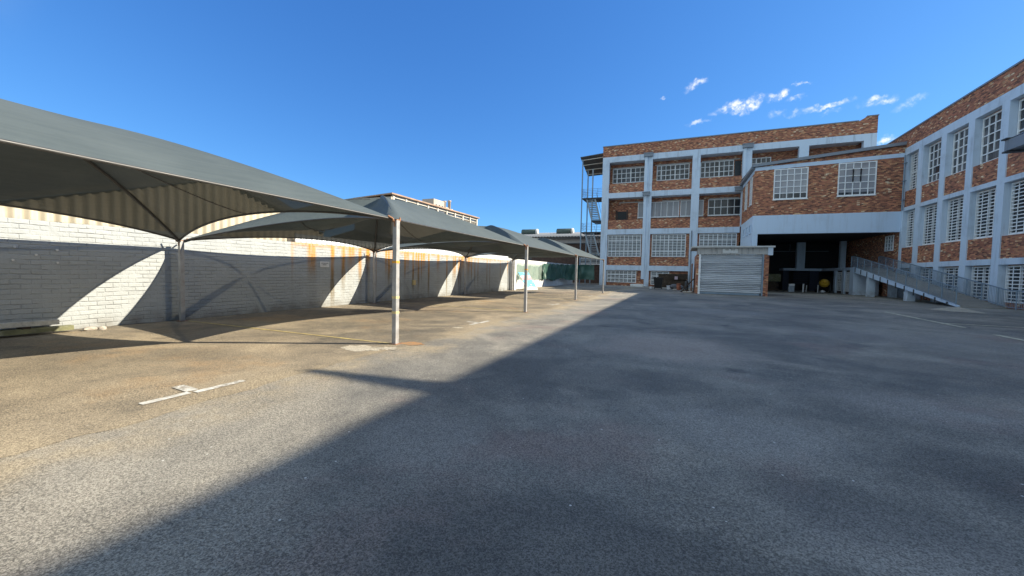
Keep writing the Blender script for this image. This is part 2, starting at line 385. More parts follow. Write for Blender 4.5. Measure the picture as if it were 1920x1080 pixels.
# ---------------------------------------------------------------- mesh builder
class MB:
    def __init__(s):
        s.v = []; s.f = []; s.sm = []
    def add(s, vs, fs, smooth=False):
        o = len(s.v)
        s.v += [tuple(p) for p in vs]
        for f in fs:
            s.f.append([i + o for i in f]); s.sm.append(smooth)
        return s
    def box(s, x0, x1, y0, y1, z0, z1):
        x0, x1 = min(x0, x1), max(x0, x1); y0, y1 = min(y0, y1), max(y0, y1); z0, z1 = min(z0, z1), max(z0, z1)
        v = [(x, y, z) for z in (z0, z1) for y in (y0, y1) for x in (x0, x1)]
        return s.add(v, [(0, 2, 3, 1), (4, 5, 7, 6), (0, 1, 5, 4), (2, 6, 7, 3), (0, 4, 6, 2), (1, 3, 7, 5)])
    def bbox(s, x0, x1, y0, y1, z0, z1, b=.008):
        bm = bmesh.new()
        bmesh.ops.create_cube(bm, size=1)
        for q in bm.verts:
            q.co = Vector(((x0 + x1) / 2 + q.co.x * abs(x1 - x0), (y0 + y1) / 2 + q.co.y * abs(y1 - y0), (z0 + z1) / 2 + q.co.z * abs(z1 - z0)))
        bmesh.ops.bevel(bm, geom=bm.edges[:], offset=b, segments=2, affect='EDGES', profile=.7)
        s.add([q.co for q in bm.verts], [[q.index for q in f.verts] for f in bm.faces])
        bm.free()
        return s
    def beam(s, p, q, w, t=None, up=(0, 0, 1)):
        """square bar of width w and height t from p to q"""
        t = t or w
        p, q = Vector(p), Vector(q)
        d = (q - p).normalized()
        a = d.cross(Vector(up))
        if a.length < 1e-4:
            a = d.cross(Vector((0, 1, 0)))
        a.normalize(); b = a.cross(d)
        v = []
        for c in (p, q):
            for i, j in ((-1, -1), (1, -1), (1, 1), (-1, 1)):
                v.append(c + a * (i * w / 2) + b * (j * t / 2))
        return s.add(v, [(0, 1, 2, 3), (7, 6, 5, 4), (0, 4, 5, 1), (1, 5, 6, 2), (2, 6, 7, 3), (3, 7, 4, 0)])
    def tube(s, pts, r, n=8, caps=True):
        pts = [Vector(p) for p in pts]
        rs = r if isinstance(r, (list, tuple)) else [r] * len(pts)
        v = []; f = []
        ref = Vector((0, 0, 1))
        for i, p in enumerate(pts):
            d = (pts[min(i + 1, len(pts) - 1)] - pts[max(i - 1, 0)]).normalized()
            a = d.cross(ref)
            if a.length < .05:
                a = d.cross(Vector((0, 1, 0)))
            a.normalize(); b = a.cross(d)
            for k in range(n):
                an = 2 * PI * k / n
                v.append(p + (a * math.cos(an) + b * math.sin(an)) * rs[i])
        for i in range(len(pts) - 1):
            for k in range(n):
                k2 = (k + 1) % n
                f.append((i * n + k, i * n + k2, (i + 1) * n + k2, (i + 1) * n + k))
        s.add(v, f, True)
        if caps:
            s.add(v[:n], [list(range(n - 1, -1, -1))]); s.add(v[-n:], [list(range(n))])
        return s
    def lathe(s, c, prof, n=24, axis=(0, 0, 1)):
        ax = Vector(axis).normalized(); c = Vector(c)
        a = ax.orthogonal().normalized(); b = ax.cross(a)
        v = []
        for r, z in prof:
            for k in range(n):
                an = 2 * PI * k / n
                v.append(c + ax * z + (a * math.cos(an) + b * math.sin(an)) * max(r, .0005))
        f = []
        for i in range(len(prof) - 1):
            for k in range(n):
                k2 = (k + 1) % n
                f.append((i * n + k, i * n + k2, (i + 1) * n + k2, (i + 1) * n + k))
        return s.add(v, f, True)
    def prism(s, poly, axis, a, b):
        """polygon in the other two axes, extruded along axis from a to b"""
        def P(p, t):
            return {'x': (t, p[0], p[1]), 'y': (p[0], t, p[1]), 'z': (p[0], p[1], t)}[axis]
        n = len(poly)
        v = [P(p, a) for p in poly] + [P(p, b) for p in poly]
        f = [list(range(n)), list(range(2 * n - 1, n - 1, -1))] + [(i, (i + 1) % n, n + (i + 1) % n, n + i) for i in range(n)]
        return s.add(v, f)
    def build(s, name, mat, parent=None, loc=None):
        me = bpy.data.meshes.new(name)
        root = parent
        while root is not None and root.parent is not None:
            root = root.parent
        o3 = Vector(root.location) if root is not None else Vector(loc or (0, 0, 0))
        me.from_pydata([tuple(Vector(p) - o3) for p in s.v], [], s.f)
        me.polygons.foreach_set('use_smooth', s.sm)
        bm = bmesh.new(); bm.from_mesh(me)
        bmesh.ops.recalc_face_normals(bm, faces=bm.faces[:])
        bm.to_mesh(me); bm.free()
        me.materials.append(MATS[mat])
        o = bpy.data.objects.new(name, me)
        COL.objects.link(o)
        if parent is not None:
            o.parent = parent
        else:
            o.location = o3
        return o

def thing(name, label, cat, loc=(0, 0, 0), group=None):
    o = bpy.data.objects.new(name, None)
    o.empty_display_size = .3
    COL.objects.link(o)
    o.location = loc
    return tag(o, label, cat, group)
def tag(o, label, cat, group=None):
    o['label'] = label; o['category'] = cat
    if group:
        o['group'] = group
    return o
def struct(o):
    o['kind'] = 'structure'
    return o

# ---------------------------------------------------------------- ground
def sheet(poly, z, name, mat):
    return struct(MB().add([(x, y, z) for x, y in poly], [list(range(len(poly)))]).build(name, mat))
gb = MB()
gb.add([(-400, -60, 0), (400, -60, 0), (400, 700, 0), (-400, 700, 0)], [(0, 1, 2, 3)])
struct(gb.build('ground', 'asphalt'))
# old parking strip under the carport, its edge broken where the newer tarmac laps it
edge = []
yv = -12.0
while yv < 40:
    edge.append((-4.92 + .10 * math.sin(yv * .9) + .13 * (mnoise.noise((yv * 1.7, 0, 0))) + .05 * mnoise.noise((yv * 7, 3, 0)), yv)); yv += .12
sheet([(-12.8, -12)] + edge + [(-7.5, 41.5), (-12.9, 41.5)], .004, 'parking_strip', 'worn_parking_surface')
def blob(cx, cy, rx, ry, seed, n=40, rough=.3):
    out = []
    for k in range(n):
        a = 2 * PI * k / n
        r = 1 + rough * mnoise.noise((math.cos(a) * 2.2 + seed, math.sin(a) * 2.2, seed)) + rough * .6 * mnoise.noise((math.cos(a) * 7 + seed, math.sin(a) * 7, seed))
        out.append((cx + rx * r * math.cos(a), cy + ry * r * math.sin(a)))
    return out
sheet(blob(-5.58, 5.74, .40, .24, 3.1, rough=.7), .008, 'concrete_patch', 'patch_concrete')
sheet(blob(-5.12, 5.98, .26, .13, 8.4, rough=.7), .008, 'concrete_patch', 'patch_concrete')
sheet(blob(-5.38, 9.05, .14, .09, 5.2, rough=.6), .008, 'concrete_patch', 'patch_concrete')
sheet(blob(-5.02, 6.62, .24, .17, 1.7, rough=.35), .008, 'rusty_stain', 'rusty_ground')
sheet([(6.7, 40.2), (15.2, 37.6), (17.4, 37.6), (17.4, 57.9), (6.7, 57.9)], .006, 'loading_apron', 'apron_concrete')
sheet([(12.0, 27.6), (12.6, 26.6), (13.5, 25.7), (15, 25.0), (17.4, 24.2), (17.4, 31.4), (15.1, 31.4), (13.4, 29.4)], .010, 'ramp_apron', 'apron_concrete')
sheet([(-9.4, 47.5), (.9, 46.6), (1.0, 51.9), (-9.4, 51.9)], .006, 'pavement', 'apron_concrete')
sheet([(12.2, 27.5), (13.0, 26.5), (13.75, 26.1), (15.25, 31.3), (14.2, 30.2)], .014, 'concrete_patch', 'patch_concrete')
# painted lines
def line(x0, y0, x1, y1, w, mat, name, z=.012):
    d = Vector((x1 - x0, y1 - y0, 0)).normalized(); nrm = Vector((-d.y, d.x, 0)) * w / 2
    n = max(2, int(math.hypot(x1 - x0, y1 - y0) / .25)); vs = []
    for i in range(n + 1):
        p = Vector((x0 + (x1 - x0) * i / n, y0 + (y1 - y0) * i / n, z)); j = .012 * mnoise.noise((p.x * 5, p.y * 5, 1))
        vs += [p + nrm * (1 + j * 8), p - nrm * (1 - j * 8)]
    fs = [(2 * i, 2 * i + 1, 2 * i + 3, 2 * i + 2) for i in range(n)]
    return struct(MB().add(vs, fs).build(name, mat))
for yc in (2.83, 10.2, 17.95, 26.2):
    line(-5.36, yc - .52, -5.35, yc - .06, .11, 'white_line_paint', 'white_bay_marking')
    line(-5.31, yc - .02, -5.30, yc + .55, .11, 'white_line_paint', 'white_bay_marking')
    line(-5.40, yc, -5.76, yc + .03, .13, 'white_line_paint', 'white_bay_marking')
line(-12.2, 6.32, -5.42, 6.40, .07, 'yellow_line_paint', 'yellow_bay_line')
line(-12.2, 14.35, -5.42, 13.98, .07, 'yellow_line_paint', 'yellow_bay_line')
line(-12.2, 21.9, -5.42, 21.85, .07, 'yellow_line_paint', 'yellow_bay_line')
line(9.1, 23.9, 8.8, 17.7, .15, 'faded_yellow_paint', 'yellow_bay_line')
line(8.9, 19.0, 14.5, 19.15, .15, 'faded_yellow_paint', 'yellow_bay_line')
line(8.56, 15.9, 8.5, 13.2, .15, 'faded_yellow_paint', 'yellow_bay_line')
line(10.9, 24.6, 15.5, 22.9, .08, 'faded_yellow_paint', 'yellow_bay_line')

# ---------------------------------------------------------------- windows
def window(parent, face, p, a0, a1, z0, z1, nc, nr, pane='dark_glass', bars=None, bar=.068, sill=True, frame=.09, mull=None, smat='white_steel', skip=()):
    """face 'y' looks towards -y from plane y=p, face 'x' looks towards -x from plane x=p.
    parts: window (steel frame and glazing bars) > pane, sill, burglar_bars"""
    def bx(mb, u0, u1, w0, w1, d0, d1):
        if face == 'y':
            mb.box(u0, u1, p - d1, p - d0, w0, w1)
        else:
            mb.box(p - d1, p - d0, u0, u1, w0, w1)
    fr = MB()
    bx(fr, a0, a0 + frame, z0, z1, .012, .075); bx(fr, a1 - frame, a1, z0, z1, .012, .075)
    bx(fr, a0 + frame, a1 - frame, z0, z0 + frame, .012, .075); bx(fr, a0 + frame, a1 - frame, z1 - frame, z1, .012, .075)
    W, H = a1 - a0, z1 - z0
    for i in range(1, nc):
        c = a0 + W * i / nc
        t = bar * (1.7 if mull and i in mull else 1)
        lo, hi = z0 + frame, z1 - frame
        for (si, r0, r1) in skip:
            if si == i:
                bx(fr, c - t / 2, c + t / 2, lo, z0 + H * r0 / nr, .014, .066); lo = z0 + H * r1 / nr
        bx(fr, c - t / 2, c + t / 2, lo, hi, .014, .066)
    for j in range(1, nr):
        c = z0 + H * j / nr
        bx(fr, a0 + frame, a1 - frame, c - bar / 2, c + bar / 2, .016, .062)
    w = fr.build('window', smat, parent)
    pn = MB(); bx(pn, a0 + .01, a1 - .01, z0 + .01, z1 - .01, .002, .011)
    pn.build('pane', pane, w)
    if sill:
        sb = MB(); bx(sb, a0 - .04, a1 + .04, z0 - .07, z0 - .003, .0, .13)
        sb.build('sill', 'gutter_grey' if sill == 'grey' else smat, w)
    if bars:
        bb = MB(); n2, m2 = bars
        for j in range(n2 + 1):
            c = z0 + .03 + (H - .06) * j / n2
            bx(bb, a0, a1, c - .027, c + .027, .085, .105)
        for i in range(m2 + 1):
            c = a0 + .03 + (W - .06) * i / m2
            bx(bb, c - .027, c + .027, z0, z1, .107, .125)
        bb.build('burglar_bars', smat, w)
    return w

# ---------------------------------------------------------------- right building
XR = 17.5
R = thing('brick_factory', 'long brown brick factory with pale blue grey concrete frame along right side of the yard', 'building', (XR, 20, 0))
SP = 2.92
pil = [(41.46, 42.12)] + [(41.46 - SP * i, 42.08 - SP * i) for i in range(1, 19)]
yend = pil[-1][0]
ytop = 56.0
fr = MB()
for a, b in pil:
    fr.box(XR, XR + .5, a, b, 0, 12.13)
fr.box(XR, XR + .5, 43.95, 44.3, 0, 12.13)
bayed = [(42.12, 43.95)] + [(pil[i + 1][1], pil[i][0]) for i in range(len(pil) - 1)]
for a, b in bayed:
    fr.box(XR, XR + .5, a, b, 2.56, 2.92)
    fr.box(XR, XR + .5, a, b, 7.38, 7.68)
fr.box(XR, XR + .5, yend, 44.3, 12.13, 12.73)
fr.build('concrete_frame', 'blue_grey_paint', R)
bk = MB()
for a, b in bayed:
    bk.box(XR + .06, XR + .42, a, b, 2.92, 4.26)
    bk.box(XR + .06, XR + .42, a, b, 7.68, 9.03)
    bk.box(XR + .43, XR + .6, a, b, 0, 12.13)
bk.box(XR, XR + .5, yend, 56, 12.733, 14.0)
bk.box(XR, XR + .4, 44.32, 58.3, 7.3, 12.73)
bk.box(XR + .02, XR + .4, 44.32, 58.3, 0, 7.297)
bk.box(XR + .6, XR + 14, yend, yend + .4, 0, 13.9)
bk.build('brick_wall', 'brown_brick', R)
cp = MB()
cp.box(XR - .06, XR + .56, yend, 56, 14.0, 14.11)
cp.build('parapet_coping', 'gutter_grey', R)
rf = MB(); rf.box(XR + .6, XR + 14, yend, 56, 13.3, 13.5); rf.build('roof', 'shed_dark', R)
pp = MB()
pp.tube([(XR - .12, 43.86, 12.1), (XR - .12, 43.86, 7.45)], .06, 8)
for z in (8.3, 9.9, 11.4):
    pp.box(XR - .2, XR, 43.7, 44.0, z, z + .06)
pp.build('drainpipe', 'rail_steel', R)
window(R, 'x', XR + .02, 45.2, 46.7, 4.1, 5.5, 3, 4, 'blind_glass', None, sill=False)
for i, (a, b) in enumerate(bayed[:10]):
    g = .10
    # lowest, half-basement windows behind steel lattice
    window(R, 'x', XR + .42, a + g, b - g, .35, 2.5, 2, 1, 'dark_glass', (10, 4), sill=False)
    window(R, 'x', XR + .42, a + .04, b - .04, 4.33, 7.33, 2, 2, 'dark_glass', (14, 4), sill=True)
    if i == 0:
        window(R, 'x', XR + .42, a + .04, b - .04, 9.1, 12.05, 2, 2, 'grey_glass', (13, 4), sill='grey')
    else:
        sk = {1: ((2, 1, 2),), 3: ((1, 3, 4), (1, 0, 2), (2, 0, 1)), 4: ((3, 0, 2),), 5: ((1, 2, 4),)}.get(i, ())
        window(R, 'x', XR + .42, a + .04, b - .04, 9.1, 12.05, 4, 5, 'grey_glass', None, sill='grey', mull=(1,) if i % 2 else (3,), skip=sk)
# goods canopy that stands out over the yard from this building: things of their own
hc = thing('goods_canopy', 'dark grey boxed canopy with curved roof projecting from upper brick facade at right edge', 'canopy', (XR, 25, 7.4))
b = MB(); b.box(13.35, XR - .01, 24.9, 25.1, 7.42, 7.9); b.box(13.35, XR - .01, 21.9, 22.1, 7.42, 7.9); b.box(13.35, 13.55, 22.11, 24.89, 7.42, 7.9)
b.build('boxed_beam', 'gutter_grey', hc)
for q in ((13.25, 24.82, 25.16, 7.91, 7.97), (13.25, 21.84, 22.16, 7.91, 7.97), (13.3, 24.84, 25.14, 7.34, 7.41)):
    b = MB(); b.box(q[0], XR - .01, *q[1:]); b.build('flashing', 'dark_steel', hc)
b = MB(); n = 14; top = []
for i in range(n + 1):
    t = i / n
    top.append((13.45 + (XR - .02 - 13.45) * t, 7.98 + 1.35 * math.sin(t * PI / 2)))
pts = top + [(x, z - .10) for x, z in reversed(top)]
for i in range(n):
    (xa, za), (xb, zb) = top[i], top[i + 1]
    b.add([(xa, 21.9, za), (xb, 21.9, zb), (xb, 25.1, zb), (xa, 25.1, za), (xa, 21.9, za - .1), (xb, 21.9, zb - .1), (xb, 25.1, zb - .1), (xa, 25.1, za - .1)],
          [(0, 1, 2, 3), (7, 6, 5, 4), (0, 4, 5, 1), (3, 2, 6, 7)], False)
b.build('curved_roof', 'gutter_grey', hc)
jb = thing('hoist_beam', 'steel hoist beam sticking out from the roof edge of the brick factory', 'beam', (XR, 14.6, 13.7))
b = MB(); b.add([(XR, 14.45, 13.65), (XR, 14.75, 13.65), (XR, 14.75, 14.1), (XR, 14.45, 14.1), (15.2, 14.5, 13.95), (15.2, 14.62, 13.95), (15.2, 14.62, 14.1), (15.2, 14.5, 14.1)],
                [(0, 1, 2, 3), (7, 6, 5, 4), (0, 4, 5, 1), (1, 5, 6, 2), (2, 6, 7, 3), (3, 7, 4, 0)])
b.build('jib', 'dark_steel', jb)
b = MB(); b.tube([(15.35, 14.56, 13.95), (15.35, 14.56, 13.8)], .04, 8); b.build('hook', 'dark_steel', jb)

# ---------------------------------------------------------------- link block over the loading bay
YL = 44.2
XL = 6.5
L = thing('link_block', 'brick block on a wide pale beam bridging over the dark loading bay', 'building', (12, YL, 0))
def lb(x):          # height of the underside of the sloping eaves band
    return 11.70 + (x - XL) * .030
def gz(x):          # underside of the gutter
    return 12.06 + (x - XL) * .088
w = MB()
w.prism([(XL, 7.42), (XR - .01, 7.42), (XR - .01, lb(XR)), (XL, lb(XL))], 'y', YL + .02, YL + .4)
w.prism([(XL, lb(XL) + .34), (XR - .01, lb(XR) + .34), (XR - .01, gz(XR) - .003), (XL, gz(XL) - .003)], 'y', YL + .03, YL + .4)
w.box(XL + .02, XL + .4, YL + .41, 52.0, 7.42, 11.9)
w.build('brick_wall', 'brown_brick', L)
w = MB()
w.prism([(XL, lb(XL)), (XR - .01, lb(XR)), (XR - .01, lb(XR) + .337), (XL, lb(XL) + .337)], 'y', YL - .02, YL + .3)
w.box(XL - .02, XL + .3, YL + .31, 52.0, 11.55, 11.9)
w.build('eaves_band', 'pale_beam_paint', L)
w = MB()
w.box(XL, XR - .005, YL, YL + .5, 5.66, 7.417)
w.box(XL, XL + .5, YL + .51, 52.0, 0, 7.417)
w.box(XL, XL + .45, YL + .005, YL + .5, 0, 5.657)
w.build('lower_beam', 'pale_beam_paint', L)
w = MB()
w.prism([(XL - .25, gz(XL) - .02), (XR - .012, gz(XR)), (XR - .012, gz(XR) + .26), (XL - .25, gz(XL) + .24)], 'y', YL - .22, YL - .03)
w.box(XL - .32, XL - .05, YL - .03, 52.0, 11.92, 12.15)
w.build('gutter', 'gutter_grey', L)
w = MB()
w.add([(XL - .2, YL - .1, gz(XL) + .2), (XR, YL - .1, gz(XR) + .22), (XR, 52, gz(XR) + .6), (XL - .2, 52, gz(XL) + .5),
       (XL - .2, YL - .1, gz(XL) + .1), (XR, YL - .1, gz(XR) + .12), (XR, 52, gz(XR) + .5), (XL - .2, 52, gz(XL) + .4)],
      [(0, 1, 2, 3), (7, 6, 5, 4), (0, 4, 5, 1), (1, 5, 6, 2), (2, 6, 7, 3), (3, 7, 4, 0)])
w.build('roof', 'shed_dark', L)
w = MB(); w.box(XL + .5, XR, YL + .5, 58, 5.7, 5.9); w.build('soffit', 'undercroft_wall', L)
def blinds(win, a0, a1, z0, z1, frac):
    b = MB(); b.box(a0 + .08, a1 - .08, YL - .009, YL - .002, z0 + (z1 - z0) * frac, z1 - .08); b.build('blind', 'blind_glass', win)
w1 = window(L, 'y', YL + .02, 8.06, 10.74, 8.88, lb(8) - .02, 5, 5, 'grey_glass', None, bar=.065, sill=True)
w2 = window(L, 'y', YL + .02, 12.96, 15.66, 8.94, lb(13) - .02, 5, 5, 'grey_glass', None, bar=.065, sill=True, skip=((2, 3, 4), (3, 3, 4), (2, 2, 3), (3, 2, 3)))
def blind(win, a0, a1, z0, z1):
    b = MB(); b.box(a0, a1, YL + .0065, YL + .0085, z0, z1); b.build('blind', 'blind_glass', win)
blind(w1, 8.10, 10.70, 9.45, 11.7); blind(w2, 13.0, 15.62, 9.25, 11.85)
for a, b in ((45.3, 46.5), (48.3, 49.6)):
    window(L, 'x', XL + .02, a, b, 8.7, 11.4, 2, 4, 'grey_glass', None, sill=True)
for a, b in ((45.0, 45.9), (46.9, 47.8), (48.8, 49.7)):
    window(L, 'x', XL, a, b, 5.75, 6.7, 2, 2, 'dark_glass', None, bar=.04, sill=False, smat='pale_beam_paint')
# loading bay below: platform, columns and dark back wall
U = thing('loading_bay', 'dark loading bay with raised platform and columns beneath the bridging block', 'loading bay', (12, 50, 0))
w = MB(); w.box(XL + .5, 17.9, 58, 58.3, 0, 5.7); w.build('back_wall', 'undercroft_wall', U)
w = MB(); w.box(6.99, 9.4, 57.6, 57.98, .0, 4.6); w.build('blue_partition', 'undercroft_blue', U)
w = MB(); w.box(11.6, 15.3, 55.8, 57.9, 2.35, 2.62); w.box(15.3, 17.28, 46.62, 57.9, 2.35, 2.62); w.build('platform', 'blue_grey_paint', U)
w = MB(); w.box(12.9, 13.7, 55.85, 56.5, 2.623, 5.69); w.build('column', 'blue_grey_paint', U)
w = MB(); w.box(16.6, 17.1, 54.5, 55.0, 2.623, 5.69); w.build('column', 'blue_grey_paint', U)
for y0, y1 in ((46.65, 47.6), (49.0, 49.5), (51.3, 51.8)):
    w = MB(); w.box(15.30, 15.65, y0, y1, 0, 2.347); w.build('platform_pier', 'blue_grey_paint', U)
w = MB(); w.box(15.66, 17.2, 46.65, 46.95, 0, 2.347); w.build('platform_end_wall', 'blue_grey_paint', U)
w = MB(); w.box(15.5, 15.64, 47.61, 48.99, 0, 2.34); w.box(15.5, 15.64, 49.51, 51.29, 0, 2.34); w.build('infill_wall', 'bay_brick_dark', U)
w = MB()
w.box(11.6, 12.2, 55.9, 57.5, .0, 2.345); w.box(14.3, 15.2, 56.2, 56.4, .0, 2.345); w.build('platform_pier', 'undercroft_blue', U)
for a, b in ((47.75, 48.85), (49.7, 51.1)):
    window(U, 'x', 15.5, a, b, .25, 2.2, 3, 3, 'dark_glass', (8, 4), sill=False)
w = MB()
for k in range(8):
    w.box(12.6, 14.1, 55.6, 55.72, .75 + k * .2, .83 + k * .2)
w.build('louvre', 'undercroft_blue', U)
w = MB(); w.box(10.0, 16.5, 57.9, 57.97, 4.72, 4.78); w.tube([(10.6, 57.9, 4.8), (10.6, 57.9, 5.6)], .04); w.tube([(12.6, 57.9, 4.8), (12.6, 57.9, 5.6)], .04); w.build('pipe', 'gutter_grey', U)

# ---------------------------------------------------------------- back building
YB = 52.0
B = thing('brick_warehouse', 'four storey brown brick warehouse with recessed galleries at the far end of the yard', 'building', (4, YB, 0))
PB = [(-9.52, -8.66), (-3.95, -3.38), (1.13, 2.0), (6.38, 7.28), (11.72, 12.59), (17.26, 18.3)]
fr = MB()
for a, b in PB:
    z0 = 0 if b < 7 else 7.3
    fr.box(a, b, YB, YB + .6, z0, 15.85)
bays = [(PB[i][1], PB[i + 1][0]) for i in range(5)]
bays[0] = (-8.66, -3.95)
for i, (a, b) in enumerate(bays):
    if i < 3:
        fr.box(a, b, YB, YB + .6, 2.0, 2.62)
        fr.box(a, b, YB, YB + .6, 6.58, 7.25)
    fr.box(a, b, YB, YB + .6, 11.27, 11.92)
    fr.box(a, b, YB + .601, 53.6, 11.3, 11.9)
    fr.box(a, b, YB + .601, 53.6, 6.7, 7.2)
    fr.box(a, b, YB + .601, 53.6, 15.9, 16.4)
fr.box(-9.52, 18.3, YB, YB + .6, 15.85, 16.55)
fr.build('concrete_frame', 'blue_grey_paint', B)
bk = MB()
for i, (a, b) in enumerate(bays):
    if i < 3:
        bk.box(a, b, YB + .12, YB + .4, 7.25, 8.45)
        bk.box(a, b, YB + .32, YB + .6, 2.62, 6.58)
        bk.box(a, b, YB + .32, YB + .6, 0, 2.0)
    bk.box(a, b, YB + .12, YB + .4, 11.92, 13.12)
bk.box(-9.5, 18.2, 53.6, 53.8, 7.2, 16.0)
bk.box(-9.52, 18.3, YB + .003, YB + .35, 16.553, 17.9)
bk.prism([(16.75, 17.9), (18.3, 17.9), (18.3, 18.3), (17.4, 18.3)], 'y', YB + .003, YB + .35)
bk.box(-9.5, -9.2, YB + .61, 70, 0, 17.85)
bk.box(18.0, 18.3, YB + .61, 70, 7, 17.85)
bk.box(-9.2, 18.0, 69.7, 70, 0, 17.85)
bk.build('brick_wall', 'brown_brick', B)
c = MB(); c.box(-9.58, 16.75, YB - .05, YB + .4, 17.903, 18.0); c.box(17.4, 18.36, YB - .05, YB + .4, 18.303, 18.39); c.build('parapet_coping', 'gutter_grey', B)
c = MB(); c.box(-9.2, 18, YB + .7, 69.7, 16.6, 16.8); c.build('roof', 'shed_dark', B)
for a0, a1, z0, z1 in ((-8.45, -4.4, 13.45, 15.35), (-2.95, .84, 13.45, 15.35), (2.06, 5.66, 13.45, 15.35), (7.45, 9.4, 13.45, 15.35)):
    window(B, 'y', 53.6, a0, a1, z0, z1, 7 if a1 - a0 > 3 else 4, 3, 'grey_glass', None, bar=.075, sill=False, mull=(1, 4))
for a0, a1, nc, pn in ((-5.1, -.15, 7, 'blind_glass'), (-.02, 2.6, 4, 'blind_glass'), (3.08, 6.6, 5, 'dark_glass'), (8.4, 11.4, 5, 'dark_glass')):
    window(B, 'y', 53.6, a0, a1, 8.85, 10.8, nc, 1 if pn == 'blind_glass' else 2, pn, None, bar=.075, sill=True)
d = MB(); d.box(-7.67, -6.55, 53.585, 53.599, 8.5, 9.75); d.build('dark_opening', 'black_plastic', B)
d = MB(); d.box(-7.9, -7.68, 53.5, 53.599, 8.5, 9.9); d.box(-6.54, -6.32, 53.5, 53.599, 8.5, 9.9); d.build('opening_frame', 'bay_brick_dark', B)
d = MB(); d.box(5.75, 6.4, 53.56, 53.599, 12.2, 15.2); d.build('gallery_door', 'dark_steel', B)
for a0, a1 in ((-8.66, -3.95), (-3.38, 1.13), (2.0, 6.38)):
    for p0, p1, z in ((a0 + .2, a1 - .1, 15.38), (a0 + 1.2, a1, 10.83)):
        d = MB(); d.box(p0, p1, 53.50, 53.599, z, z + .1); d.build('lintel', 'pale_concrete', B)
for a0, a1 in ((-8.6, -4.45), (-3.15, .75), (2.2, 6.15)):
    window(B, 'y', YB + .32, a0, a1, 3.74, 6.52, 8, 4, 'grey_glass', (14, 8), bar=.06, sill=False, mull=(4,), smat='white_steel')
window(B, 'y', YB + .32, -8.6, -4.9, .42, 1.96, 7, 3, 'dark_glass', (8, 7), bar=.07, sill=False)
window(B, 'y', YB + .32, -3.15, -1.0, .25, 1.92, 3, 3, 'dark_glass', (8, 3), bar=.07, sill=False)
# rainwater heads and downpipes
for x0, x1, z in ((-4.42, -3.36, 16.15), (6.3, 7.35, 16.15), (-4.42, -3.6, 11.35), (5.7, 6.6, 11.35)):
    d = MB(); d.box(x0, x1, YB - .32, YB - .003, z, z + .38); d.box(x0 - .05, x1 + .05, YB - .36, YB - .003, z + .383, z + .46); d.build('rainwater_head', 'gutter_grey', B)
d = MB(); d.box(-4.3, -3.95, YB - .12, YB + .25, .9, 16.14); d.build('downpipe', 'blue_grey_paint', B)
d = MB(); d.box(6.42, 6.7, YB - .14, YB - .004, 11.8, 16.14); d.build('downpipe', 'blue_grey_paint', B)
d = MB(); d.tube([(1.35, YB - .08, 6.9), (1.35, YB - .08, .2)], .06); d.build('downpipe', 'gutter_grey', B)

# fire escape on the warehouse's left corner
FE = thing('fire_escape', 'open steel fire escape stair with pitched top cover on the left corner of the warehouse', 'stairs', (-11, 53, 0))
for x, y, zt in ((-12.3, 52.6, 16.7), (-12.1, 55.2, 16.3), (-10.95, 52.9, 15.4), (-9.75, 55.2, 16.9)):
    b = MB(); b.box(x - .07, x + .07, y - .07, y + .07, 0, zt); b.build('post', 'rail_steel' if x < -12 else 'grey_metal_paint', FE)
b = MB()
b.add([(-12.6, 52.4, 17.05), (-9.53, 52.4, 17.3), (-9.53, 56.5, 15.6), (-12.4, 56.5, 15.5), (-12.6, 52.4, 16.95), (-9.53, 52.4, 17.2), (-9.53, 56.5, 15.5), (-12.4, 56.5, 15.4)],
      [(0, 1, 2, 3), (7, 6, 5, 4), (0, 4, 5, 1), (1, 5, 6, 2), (2, 6, 7, 3), (3, 7, 4, 0)])
b.build('cover', 'shed_dark', FE)
b = MB()
for k in range(4):
    t = .12 + k * .26
    b.beam((-12.5, 52.4 + 4.1 * t, 16.88 - 1.5 * t), (-9.55, 52.4 + 4.1 * t, 17.08 - 1.6 * t), .08, .10)
b.build('rafter', 'factory_trim', FE)
for z in (11.6, 7.05):
    b = MB(); b.box(-12.25, -9.53, 52.6, 55.4, z - .16, z); b.build('landing', 'dark_steel', FE)
    b = MB()
    for k in range(5):
        zz = z + .3 + k * .22
        b.tube([(-12.25, 55.35, zz), (-12.25, 52.65, zz), (-10.9, 52.65, zz)], .022, 6); b.tube([(-10.9, 52.65, zz), (-9.6, 52.65, zz)], .022, 6)
    for x in (-12.25, -11.5, -10.9, -10.2):
        b.tube([(x, 52.65, z), (x, 52.65, z + 1.2)], .028, 6)
    b.build('railing', 'rail_steel', FE)
def flight(z0, z1, xa, xb, y0, y1, n):
    st = MB()
    for k in range(n):
        t = (k + .5) / n
        yy = y0 + (y1 - y0) * t; zz = z0 + (z1 - z0) * t
        xs = (xb - xa) * .32 * t
        st.box(xa - xs * 0, xb - 0, yy - .16, yy + .16, zz - .05, zz)
    o = st.build('step', 'grey_metal_paint', FE); 
    st = MB(); st.beam((xa, y0, z0), (xa, y1, z1), .06, .22); st.beam((xb, y0, z0), (xb, y1, z1), .06, .22)
    st.tube([(xa, y0, z0 + 1), (xa, y1, z1 + 1)], .025, 6); st.tube([(xb, y0, z0 + 1), (xb, y1, z1 + 1)], .025, 6)
    st.build('stringer', 'grey_metal_paint', FE)
